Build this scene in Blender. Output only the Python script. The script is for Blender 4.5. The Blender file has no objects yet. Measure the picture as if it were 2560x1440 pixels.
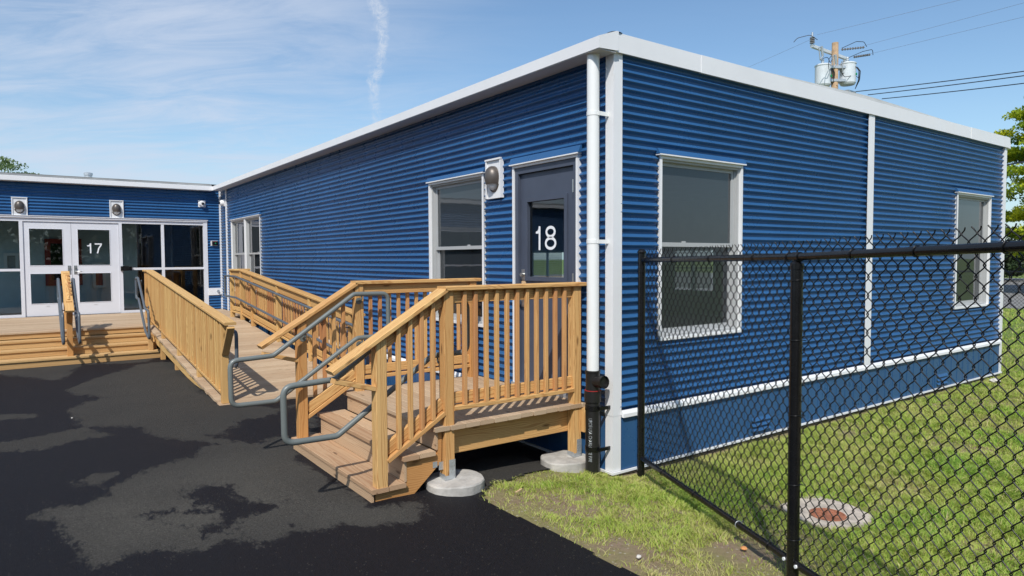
import bpy, math, random
import numpy as np
from mathutils import Vector, Matrix
random.seed(7); rng = np.random.default_rng(7)
sc = bpy.context.scene
col = sc.collection
PI = math.pi
# ------------------------------------------------------------------ camera
cam = bpy.data.cameras.new('camera'); co = bpy.data.objects.new('camera', cam); col.objects.link(co)
cam.sensor_width = 36; cam.lens = 23.7587; cam.clip_start = 0.05; cam.clip_end = 2000
CAM = Vector((-4.18849, -4.27975, 1.92088))
R_ = Vector((0.81034961, -0.58593407, -0.00384292)); D_ = Vector((-0.02855555, -0.03294008, -0.99904931)); F_ = Vector((0.58525044, 0.80968896, -0.04342465))
co.matrix_world = Matrix(((R_.x, -D_.x, -F_.x, CAM.x), (R_.y, -D_.y, -F_.y, CAM.y), (R_.z, -D_.z, -F_.z, CAM.z), (0, 0, 0, 1)))
sc.camera = co
# ------------------------------------------------------------------ light
SUN = Vector((1.0, 0.94, -1.46)).normalized()
ELEV = math.asin(-SUN.z)
sun = bpy.data.lights.new('sun', 'SUN'); so = bpy.data.objects.new('sun', sun); col.objects.link(so)
sun.energy = 4.3; sun.angle = math.radians(0.55); sun.color = (1.0, 0.955, 0.89)
so.rotation_euler = SUN.to_track_quat('-Z', 'Y').to_euler(); so.location = (-20, -20, 30)
sc.view_settings.view_transform = 'Standard'; sc.view_settings.look = 'None'
sc.view_settings.exposure = 0.0; sc.view_settings.gamma = 1.0
sc.render.engine = 'CYCLES'

class NT:
    """small helper to write node trees"""
    def __init__(s, tree): s.t = tree; s.n = tree.nodes; s.l = tree.links
    def node(s, typ, **kw):
        n = s.n.new(typ)
        for k, v in kw.items(): setattr(n, k, v)
        return n
    def put(s, sock, v):
        if isinstance(v, bpy.types.NodeSocket): s.l.new(v, sock)
        elif v is not None: sock.default_value = v
    def math(s, op, a, b=None, c=None, clamp=False):
        n = s.node('ShaderNodeMath', operation=op, use_clamp=clamp)
        s.put(n.inputs[0], a)
        if b is not None: s.put(n.inputs[1], b)
        if c is not None: s.put(n.inputs[2], c)
        return n.outputs[0]
    def vmath(s, op, a, b=None):
        n = s.node('ShaderNodeVectorMath', operation=op)
        s.put(n.inputs[0], a)
        if b is not None: s.put(n.inputs[1], b)
        return n.outputs['Value'] if op in ('DOT_PRODUCT', 'LENGTH') else n.outputs[0]
    def noise(s, vec, scale, detail=3, rough=0.55, dist=0.0):
        n = s.node('ShaderNodeTexNoise'); s.put(n.inputs['Vector'], vec)
        n.inputs['Scale'].default_value = scale; n.inputs['Detail'].default_value = detail
        n.inputs['Roughness'].default_value = rough; n.inputs['Distortion'].default_value = dist
        return n.outputs['Fac']
    def mapr(s, v, a, b, c=0.0, d=1.0, smooth=False):
        n = s.node('ShaderNodeMapRange', clamp=True)
        if smooth: n.interpolation_type = 'SMOOTHSTEP'
        s.put(n.inputs[0], v)
        for i, x in enumerate((a, b, c, d)): s.put(n.inputs[i + 1], x)
        return n.outputs[0]
    def mix(s, f, a, b):
        n = s.node('ShaderNodeMix', data_type='RGBA'); s.put(n.inputs[0], f)
        for i, x in ((6, a), (7, b)):
            if isinstance(x, tuple) and len(x) == 3: x = (*x, 1)
            s.put(n.inputs[i], x)
        return n.outputs[2]
    def xyz(s, v):
        n = s.node('ShaderNodeSeparateXYZ'); s.put(n.inputs[0], v); return n.outputs
    def comb(s, x, y, z):
        n = s.node('ShaderNodeCombineXYZ'); s.put(n.inputs[0], x); s.put(n.inputs[1], y); s.put(n.inputs[2], z); return n.outputs[0]
    def attr(s, name): return s.node('ShaderNodeAttribute', attribute_name=name)
    def bump(s, h, strength, dist):
        n = s.node('ShaderNodeBump'); n.inputs['Strength'].default_value = strength
        n.inputs['Distance'].default_value = dist; s.put(n.inputs['Height'], h); return n.outputs[0]

# ------------------------------------------------------------------ sky
w = bpy.data.worlds.new('World'); sc.world = w; w.use_nodes = True
T = NT(w.node_tree); bg = w.node_tree.nodes['Background']
sky = T.node('ShaderNodeTexSky', sky_type='NISHITA'); sky.sun_disc = False
sky.sun_elevation = ELEV; sky.sun_rotation = math.atan2(-SUN.x, -SUN.y)
sky.air_density = 1.15; sky.dust_density = 0.7; sky.ozone_density = 2.0; sky.altitude = 0
gen = T.node('ShaderNodeTexCoord').outputs['Generated']
dirn = T.vmath('NORMALIZE', gen); dx, dy, dz = T.xyz(dirn)
den = T.math('MAXIMUM', T.math('ADD', dz, 0.16), 0.02)
px = T.math('DIVIDE', dx, den); py = T.math('DIVIDE', dy, den)
# cirrus lies in long streaks: stretch the cloud plane along one heading
ax = T.math('ADD', T.math('MULTIPLY', px, 0.81), T.math('MULTIPLY', py, -0.59))
ay = T.math('ADD', T.math('MULTIPLY', px, 0.59), T.math('MULTIPLY', py, 0.81))
cv = T.comb(T.math('MULTIPLY', ax, 0.42), ay, 0.3)
big = T.noise(cv, 0.85, 6, 0.6, 0.5)
fine = T.noise(T.comb(T.math('MULTIPLY', ax, 1.0), T.math('MULTIPLY', ay, 2.7), 1.7), 1.9, 9, 0.66, 0.7)
leftness = T.mapr(T.math('DOT_PRODUCT', 0) if False else T.vmath('DOT_PRODUCT', dirn, (0.81, -0.586, 0.0)), 0.08, -0.42, 0.0, 1.0, True)
cl = T.math('MULTIPLY', T.mapr(T.math('ADD', T.math('MULTIPLY', big, 0.65), T.math('MULTIPLY', fine, 0.55)), 0.40, 0.78, 0.0, 1.0, True), T.math('ADD', T.math('MULTIPLY', leftness, 0.97), 0.03))
# contrail: a wavering band that follows one great circle
a1 = Vector((0.3976, 0.8495, 0.3469)).normalized(); a2 = Vector((0.4085, 0.8915, 0.1960)).normalized()
nrm = a1.cross(a2).normalized()
wob = T.math('MULTIPLY', T.math('SUBTRACT', T.noise(dirn, 13, 6, 0.68), 0.5), 0.052)
dc = T.math('ABSOLUTE', T.math('ADD', T.vmath('DOT_PRODUCT', dirn, tuple(nrm)), wob))
trail = T.math('MULTIPLY', T.mapr(dc, 0.011, 0.002, 0.0, 1.0, True), T.mapr(T.noise(dirn, 60, 8, 0.82, 0.6), 0.40, 0.66))
trail = T.math('MULTIPLY', trail, T.mapr(dz, 0.14, 0.26, 0.35, 0.85))
trail = T.math('MULTIPLY', trail, T.mapr(dy, 0.3, 0.5))
haze_w = T.mapr(dz, 0.0, 0.28, 0.34, 0.0, True)
skyc = T.mix(haze_w, T.mix(1.0, sky.outputs[0], sky.outputs[0]), (4.3, 5.6, 7.2))
skyc = T.vmath('MULTIPLY', skyc, (0.87, 1.0, 1.09))
skyc = T.mix(T.math('MULTIPLY', cl, 0.78), skyc, (5.0, 5.6, 6.7))
skyc = T.mix(trail, skyc, (5.4, 5.9, 6.7))
T.l.new(skyc, bg.inputs[0]); bg.inputs[1].default_value = 0.128

# ------------------------------------------------------------------ materials
def mat(name, colr=(0.5, 0.5, 0.5), rough=0.5, metal=0.0, spec=0.5, var=0.0, vscale=3.0, bump=0.0, bscale=60.0, coat=0.0):
    m = bpy.data.materials.new(name); m.use_nodes = True; T = NT(m.node_tree); b = T.n['Principled BSDF']
    b.inputs['Base Color'].default_value = (*colr, 1); b.inputs['Roughness'].default_value = rough
    b.inputs['Metallic'].default_value = metal; b.inputs['Specular IOR Level'].default_value = spec
    b.inputs['Coat Weight'].default_value = coat
    oc = T.node('ShaderNodeTexCoord').outputs['Object']
    if var > 0:
        f = T.noise(oc, vscale, 5, 0.6)
        T.put(b.inputs['Base Color'], T.mix(T.mapr(f, 0.3, 0.7), tuple(c * (1 - var) for c in colr), tuple(min(1, c * (1 + var)) for c in colr)))
        T.put(b.inputs['Roughness'], T.mapr(T.noise(oc, vscale * 2.3, 4, 0.6), 0.3, 0.7, rough * 0.85, min(1, rough * 1.2)))
    if bump > 0: T.put(b.inputs['Normal'], T.bump(T.noise(oc, bscale, 4, 0.6), bump, 0.01))
    return m

def siding_mat(name, colr, groove=False):
    m = bpy.data.materials.new(name); m.use_nodes = True; T = NT(m.node_tree); b = T.n['Principled BSDF']
    oc = T.node('ShaderNodeTexCoord').outputs['Object']
    s = T.vmath('MULTIPLY', oc, (1.0, 1.0, 0.25))
    f = T.noise(s, 1.3, 5, 0.6); dirt = T.mapr(T.noise(oc, 9, 6, 0.7), 0.55, 0.8)
    c = T.mix(T.mapr(f, 0.3, 0.7), tuple(x * 0.9 for x in colr), tuple(x * 1.1 for x in colr))
    c = T.mix(T.math('MULTIPLY', dirt, 0.05), c, (0.20, 0.24, 0.28))
    T.put(b.inputs['Base Color'], c); T.put(b.inputs['Roughness'], T.mapr(T.noise(oc, 5, 4, 0.6), 0.3, 0.7, 0.24, 0.36))
    b.inputs['Specular IOR Level'].default_value = 0.36
    T.put(b.inputs['Normal'], T.bump(T.noise(oc, 1.6, 2, 0.5), 0.05, 0.02))
    return m

def wood_mat(name, light, dark, late, grain=1.0):
    m = bpy.data.materials.new(name); m.use_nodes = True; T = NT(m.node_tree); b = T.n['Principled BSDF']
    g = T.attr('gc').outputs['Vector']; rnd = T.attr('gr').outputs['Fac']
    x, y, z = T.xyz(g)
    off = T.math('MULTIPLY', rnd, 37.0)
    v = T.comb(T.math('ADD', x, off), T.math('ADD', y, off), T.math('ADD', z, T.math('MULTIPLY', off, 0.37)))
    low = T.noise(T.vmath('MULTIPLY', v, (0.9, 4.0, 4.0)), 1.0, 3, 0.5)
    # growth rings: distance from a heart line that wanders along the board
    yy = T.math('ADD', y, T.math('MULTIPLY', T.math('SUBTRACT', low, 0.5), 0.16))
    zz = T.math('ADD', z, T.math('ADD', T.math('MULTIPLY', T.math('SUBTRACT', rnd, 0.5), 0.12), 0.045))
    r = T.math('SQRT', T.math('ADD', T.math('MULTIPLY', yy, yy), T.math('MULTIPLY', zz, zz)))
    ring = T.math('SINE', T.math('MULTIPLY', T.math('ADD', r, T.math('MULTIPLY', T.noise(T.vmath('MULTIPLY', v, (1.5, 12, 12)), 1.0, 4, 0.6), 0.02)), 640.0))
    ringm = T.mapr(ring, 0.0, 1.0, 0.0, 1.0)
    fib = T.noise(T.vmath('MULTIPLY', v, (6.0, 300.0, 300.0)), 1.0, 3, 0.7)
    tone = T.noise(T.vmath('MULTIPLY', v, (0.5, 2.0, 2.0)), 1.0, 2, 0.5)
    base = T.mix(T.mapr(T.math('ADD', T.math('MULTIPLY', rnd, 0.7), T.math('MULTIPLY', tone, 0.6)), 0.25, 1.0), light, dark)
    c = T.mix(T.math('MULTIPLY', ringm, 0.42 * grain), base, late)
    c = T.mix(T.mapr(fib, 0.52, 0.75, 0.0, 0.22), c, tuple(k * 0.55 for k in late))
    vk = T.node('ShaderNodeTexVoronoi'); T.put(vk.inputs['Vector'], T.vmath('MULTIPLY', v, (2.2, 9.0, 9.0))); vk.inputs['Scale'].default_value = 1.0
    knot = T.mapr(vk.outputs['Distance'], 0.05, 0.13, 0.75, 0.0)
    c = T.mix(knot, c, tuple(k * 0.33 for k in late))
    T.put(b.inputs['Base Color'], c); b.inputs['Roughness'].default_value = 0.68; b.inputs['Specular IOR Level'].default_value = 0.3
    T.put(b.inputs['Normal'], T.bump(T.math('ADD', fib, T.math('MULTIPLY', ringm, 0.5)), 0.25, 0.002))
    return m

M = {}
M['blue'] = siding_mat('blue_painted_steel', (0.027, 0.104, 0.252))
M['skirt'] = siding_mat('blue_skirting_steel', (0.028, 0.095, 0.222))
M['white'] = mat('white_trim_metal', (0.76, 0.765, 0.77), 0.42, var=0.03, vscale=2.0, bump=0.05, bscale=3)
M['soffit'] = mat('soffit_metal', (0.50, 0.50, 0.50), 0.5, var=0.05)
M['vinyl'] = mat('vinyl_frame', (0.40, 0.41, 0.41), 0.45, var=0.04)
M['alum'] = mat('painted_aluminium', (0.67, 0.68, 0.72), 0.4, var=0.03)
M['door'] = mat('slate_door_paint', (0.062, 0.075, 0.108), 0.42, var=0.07, vscale=4)
M['steel'] = mat('brushed_steel', (0.55, 0.55, 0.53), 0.32, metal=0.9, var=0.1, vscale=20)
M['galv'] = mat('galvanised_steel', (0.52, 0.55, 0.57), 0.42, metal=0.65, var=0.15, vscale=25)
M['pipe_grey'] = mat('grey_painted_rail', (0.150, 0.168, 0.160), 0.40, var=0.05, vscale=6)
M['pipe_blue'] = mat('slate_painted_rail', (0.095, 0.112, 0.130), 0.38, var=0.05, vscale=6)
M['black'] = mat('black_vinyl_coating', (0.006, 0.006, 0.0065), 0.25, var=0.25, vscale=12, spec=0.5)
M['wire'] = mat('black_wire_coating', (0.0065, 0.0065, 0.007), 0.32, spec=0.45)
M['pvc'] = mat('white_pvc', (0.78, 0.79, 0.77), 0.38, var=0.02)
M['iron'] = mat('black_cast_pipe', (0.014, 0.0135, 0.013), 0.38, var=0.2, vscale=14)
M['red'] = mat('red_paint', (0.35, 0.02, 0.02), 0.45, var=0.1)
M['mark'] = mat('white_marking', (0.80, 0.82, 0.84), 0.5)
M['green'] = mat('green_mark', (0.0, 0.30, 0.10), 0.5, var=0.1)
M['bronze'] = mat('bronze_lamp_body', (0.115, 0.100, 0.088), 0.36, metal=0.35, var=0.05)
M['lens'] = mat('prismatic_lens', (0.62, 0.65, 0.67), 0.2, bump=0.4, bscale=90)
M['dark'] = mat('dark_dome', (0.006, 0.006, 0.008), 0.08)
M['concrete'] = mat('pier_concrete', (0.43, 0.41, 0.375), 0.85, var=0.28, vscale=7, bump=0.35, bscale=45)
M['slab'] = mat('worn_concrete', (0.46, 0.40, 0.33), 0.9, var=0.38, vscale=11, bump=0.35, bscale=60)
M['rust'] = mat('rusty_iron', (0.30, 0.115, 0.060), 0.75, var=0.5, vscale=22, bump=0.5, bscale=80)
M['rail_wood'] = wood_mat('rail_timber', (0.70, 0.445, 0.180), (0.53, 0.265, 0.090), (0.36, 0.140, 0.036), 1.35)
M['bal_wood'] = wood_mat('baluster_timber', (0.68, 0.410, 0.155), (0.52, 0.235, 0.095), (0.35, 0.14, 0.05), 1.0)
M['ramp_wood'] = wood_mat('ramp_timber', (0.68, 0.450, 0.180), (0.54, 0.300, 0.110), (0.38, 0.18, 0.05), 1.0)
M['deck_wood'] = wood_mat('deck_timber', (0.56, 0.430, 0.290), (0.43, 0.305, 0.195), (0.30, 0.185, 0.105), 1.0)
M['tread_wood'] = wood_mat('tread_timber', (0.56, 0.400, 0.250), (0.43, 0.275, 0.160), (0.30, 0.150, 0.075), 1.3)
M['step_wood'] = wood_mat('step_timber', (0.62, 0.425, 0.200), (0.51, 0.310, 0.130), (0.36, 0.18, 0.065), 1.1)
M['int_wall'] = mat('interior_wall', (0.62, 0.72, 0.76), 0.8, var=0.05)
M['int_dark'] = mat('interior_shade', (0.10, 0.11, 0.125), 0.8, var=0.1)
M['int_floor'] = mat('interior_floor', (0.32, 0.33, 0.33), 0.5, var=0.1)
M['roof'] = mat('roof_membrane', (0.50, 0.51, 0.50), 0.7, var=0.1, vscale=2)
M['roof_edge'] = mat('grey_roof_edge', (0.22, 0.225, 0.215), 0.6, var=0.35, vscale=1.3)
M['bark'] = mat('bark', (0.085, 0.065, 0.050), 0.95, var=0.3, vscale=8, bump=0.6, bscale=20)
M['pole'] = mat('pole_timber', (0.50, 0.335, 0.205), 0.85, var=0.28, vscale=5, bump=0.2, bscale=20)
M['can'] = mat('transformer_paint', (0.60, 0.645, 0.675), 0.45, var=0.10)
M['cable'] = mat('cable_black', (0.02, 0.02, 0.028), 0.5)
M['hv'] = mat('cable_weathered', (0.24, 0.27, 0.36), 0.5)
M['insul'] = mat('insulator_grey', (0.22, 0.22, 0.23), 0.35)
M['stone'] = mat('pale_stone', (0.60, 0.57, 0.52), 0.9, var=0.15, vscale=30)
M['chip'] = mat('wood_chip', (0.62, 0.42, 0.24), 0.9, var=0.2, vscale=30)
M['brick'] = mat('orange_chip', (0.62, 0.28, 0.10), 0.9, var=0.2, vscale=30)

def glass_mat(name, tint, screen=0.0, scol=(0.2, 0.2, 0.2), gl=1.6, wav=0.004):
    m = bpy.data.materials.new(name); m.use_nodes = True; T = NT(m.node_tree)
    for n in list(T.n): T.n.remove(n)
    out = T.node('ShaderNodeOutputMaterial')
    tr = T.node('ShaderNodeBsdfTransparent'); tr.inputs[0].default_value = (*tint, 1)
    gs = T.node('ShaderNodeBsdfGlossy'); gs.inputs['Roughness'].default_value = 0.015; gs.inputs[0].default_value = (1, 1, 1, 1)
    oc = T.node('ShaderNodeTexCoord').outputs['Object']
    nb = T.bump(T.noise(oc, 1.8, 2, 0.5), wav, 0.2); T.l.new(nb, gs.inputs['Normal'])
    fr = T.node('ShaderNodeFresnel'); fr.inputs[0].default_value = 1.5
    f = T.math('MULTIPLY', fr.outputs[0], gl, clamp=True)
    base = tr.outputs[0]
    if screen > 0:
        df = T.node('ShaderNodeBsdfDiffuse'); df.inputs[0].default_value = (*scol, 1)
        mx = T.node('ShaderNodeMixShader'); mx.inputs[0].default_value = screen
        T.l.new(tr.outputs[0], mx.inputs[1]); T.l.new(df.outputs[0], mx.inputs[2]); base = mx.outputs[0]
    mx2 = T.node('ShaderNodeMixShader'); T.l.new(f, mx2.inputs[0]); T.l.new(base, mx2.inputs[1]); T.l.new(gs.outputs[0], mx2.inputs[2])
    T.l.new(mx2.outputs[0], out.inputs[0])
    return m
M['pane'] = glass_mat('screened_pane', (0.55, 0.60, 0.62), 0.36, (0.100, 0.122, 0.140), 1.2)
M['pane_low'] = glass_mat('screened_pane_low', (0.60, 0.64, 0.66), 0.30, (0.080, 0.095, 0.112), 1.2)
M['glass'] = glass_mat('tinted_glass', (0.78, 0.88, 0.87), 0.0, gl=1.9, wav=0.004)

def leaf_mat(name, cols, trans=0.35):
    m = bpy.data.materials.new(name); m.use_nodes = True; T = NT(m.node_tree); b = T.n['Principled BSDF']
    a = T.attr('lv').outputs['Fac']
    r = T.node('ShaderNodeValToRGB'); T.put(r.inputs[0], a)
    r.color_ramp.interpolation = 'LINEAR'
    e = r.color_ramp.elements
    e[0].position = 0; e[0].color = (*cols[0], 1); e[1].position = 1; e[1].color = (*cols[-1], 1)
    for i, c in enumerate(cols[1:-1]):
        k = e.new((i + 1) / (len(cols) - 1)); k.color = (*c, 1)
    T.put(b.inputs['Base Color'], r.outputs[0]); b.inputs['Roughness'].default_value = 0.55; b.inputs['Specular IOR Level'].default_value = 0.25
    tl = T.node('ShaderNodeBsdfTranslucent'); T.put(tl.inputs[0], r.outputs[0])
    mx = T.node('ShaderNodeMixShader'); mx.inputs[0].default_value = trans
    T.l.new(b.outputs[0], mx.inputs[1]); T.l.new(tl.outputs[0], mx.inputs[2]); T.l.new(mx.outputs[0], T.n['Material Output'].inputs[0])
    return m
M['grass'] = leaf_mat('grass_blades', [(0.56, 0.49, 0.25), (0.50, 0.52, 0.15), (0.40, 0.50, 0.09), (0.27, 0.43, 0.06), (0.14, 0.32, 0.05)], 0.32)
M['leaf_yellow'] = leaf_mat('locust_leaves', [(0.09, 0.15, 0.02), (0.20, 0.31, 0.025), (0.42, 0.50, 0.03), (0.56, 0.58, 0.03)], 0.4)
M['leaf_green'] = leaf_mat('green_leaves', [(0.035, 0.07, 0.02), (0.06, 0.13, 0.03), (0.12, 0.22, 0.05)], 0.3)
M['leaf_mid'] = leaf_mat('mid_green_leaves', [(0.07, 0.11, 0.05), (0.12, 0.18, 0.07), (0.19, 0.26, 0.10)], 0.35)
M['leaf_dark'] = leaf_mat('dark_leaves', [(0.02, 0.035, 0.015), (0.035, 0.06, 0.02), (0.06, 0.09, 0.03)], 0.2)
M['leaf_red'] = leaf_mat('brown_twigs', [(0.10, 0.04, 0.02), (0.20, 0.08, 0.04), (0.12, 0.13, 0.03)], 0.2)

# ground height
def sstep(t): t = np.clip(t, 0, 1); return t * t * (3 - 2 * t)
def gz(x, y):
    x = np.asarray(x, float); y = np.asarray(y, float)
    prof = np.interp(x, [-1.95, -1.7, -1.4, -1.1, -0.8, -0.5, -0.2, 0.0, 0.3, 1.0, 9.0, 19.0], [0.082, 0.074, 0.058, 0.050, 0.044, 0.033, 0.008, -0.020, -0.042, -0.050, -0.050, -0.070])
    return prof + 0.03 * sstep((-y - 1.0) / 2.5) * sstep((x + 1.0) / 1.0)

def soil_mat():
    m = bpy.data.materials.new('lawn_soil'); m.use_nodes = True; T = NT(m.node_tree); b = T.n['Principled BSDF']
    oc = T.node('ShaderNodeTexCoord').outputs['Object']
    n1 = T.noise(oc, 1.6, 6, 0.65); n2 = T.noise(oc, 24, 5, 0.7); n3 = T.noise(oc, 5, 5, 0.7)
    soil = T.mix(n2, (0.17, 0.120, 0.082), (0.36, 0.27, 0.185))
    thatch = T.mix(n2, (0.17, 0.165, 0.065), (0.32, 0.28, 0.13))
    far = T.mix(n3, (0.10, 0.17, 0.035), (0.20, 0.23, 0.07))
    ox, oy, oz = T.xyz(oc)
    d = T.vmath('LENGTH', T.vmath('SUBTRACT', oc, (-4.2, -4.3, 0)))
    c = T.mix(T.mapr(n1, 0.40, 0.56), soil, thatch)
    grit = T.node('ShaderNodeTexVoronoi'); T.put(grit.inputs['Vector'], oc); grit.inputs['Scale'].default_value = 42
    c = T.mix(T.math('MULTIPLY', T.mapr(T.xyz(grit.outputs['Color'])[1], 0.86, 0.90), T.mapr(grit.outputs['Distance'], 0.42, 0.30, 0.0, 0.7)), c, (0.42, 0.38, 0.32))
    c = T.mix(T.mapr(d, 12, 20), c, far)
    T.put(b.inputs['Base Color'], c); b.inputs['Roughness'].default_value = 0.95; b.inputs['Specular IOR Level'].default_value = 0.15
    T.put(b.inputs['Normal'], T.bump(T.math('ADD', n2, T.noise(oc, 90, 4, 0.7)), 0.7, 0.02))
    return m
M['soil'] = soil_mat()

def asphalt_mat():
    m = bpy.data.materials.new('new_asphalt'); m.use_nodes = True; T = NT(m.node_tree); b = T.n['Principled BSDF']
    oc = T.node('ShaderNodeTexCoord').outputs['Object']
    sd = T.attr('dry').outputs['Fac']            # distance inside (+) or outside (-) of the dried patches
    edge = T.math('ADD', T.math('MULTIPLY', T.math('SUBTRACT', T.noise(T.vmath('MULTIPLY', oc, (1, 0.6, 1)), 3.2, 9, 0.68), 0.5), 0.42), T.math('MULTIPLY', T.math('SUBTRACT', T.noise(T.vmath('MULTIPLY', oc, (1, 0.45, 1)), 15, 8, 0.80), 0.5), 0.55))
    dry = T.mapr(T.math('ADD', sd, edge), -0.030, 0.030)
    vo = T.node('ShaderNodeTexVoronoi'); T.put(vo.inputs['Vector'], oc); vo.inputs['Scale'].default_value = 190
    speck = T.node('ShaderNodeTexVoronoi'); T.put(speck.inputs['Vector'], oc); speck.inputs['Scale'].default_value = 75
    cellr = T.xyz(speck.outputs['Color'])[0]
    g = T.mapr(T.noise(oc, 70, 5, 0.85), 0.40, 0.60); blot = T.noise(oc, 1.1, 5, 0.6)
    cdry = T.mix(T.math('ADD', T.math('MULTIPLY', g, 0.5), T.math('MULTIPLY', T.xyz(vo.outputs['Color'])[0], 0.5)), (0.034, 0.032, 0.028), (0.155, 0.144, 0.124))
    cdry = T.mix(T.mapr(blot, 0.35, 0.65, 0.0, 0.45), cdry, (0.125, 0.117, 0.098))
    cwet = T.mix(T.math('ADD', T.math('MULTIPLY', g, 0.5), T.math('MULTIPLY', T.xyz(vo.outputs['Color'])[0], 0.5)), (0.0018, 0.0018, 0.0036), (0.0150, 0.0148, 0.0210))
    cdry = T.mix(T.math('MULTIPLY', T.math('SUBTRACT', 1.0, T.attr('dried_out').outputs['Fac']), 0.62), cdry, cwet)
    c = T.mix(dry, cwet, cdry)
    sp = T.math('MULTIPLY', T.mapr(cellr, 0.955, 0.965), T.mapr(speck.outputs['Distance'], 0.30, 0.22))
    c = T.mix(T.math('MULTIPLY', sp, 0.55), c, (0.28, 0.25, 0.19))
    T.put(b.inputs['Base Color'], c)
    T.put(b.inputs['Roughness'], T.mapr(dry, 0, 1, 0.60, 0.88)); T.put(b.inputs['Specular IOR Level'], T.mapr(dry, 0, 1, 0.22, 0.2))
    T.put(b.inputs['Normal'], T.bump(T.math('ADD', T.math('MULTIPLY', vo.outputs['Distance'], 1.2), g), 0.9, 0.006))
    return m
M['asphalt'] = asphalt_mat()
M['road'] = mat('far_road', (0.21, 0.205, 0.195), 0.9, var=0.1, vscale=1.5, bump=0.2, bscale=30)

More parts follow.
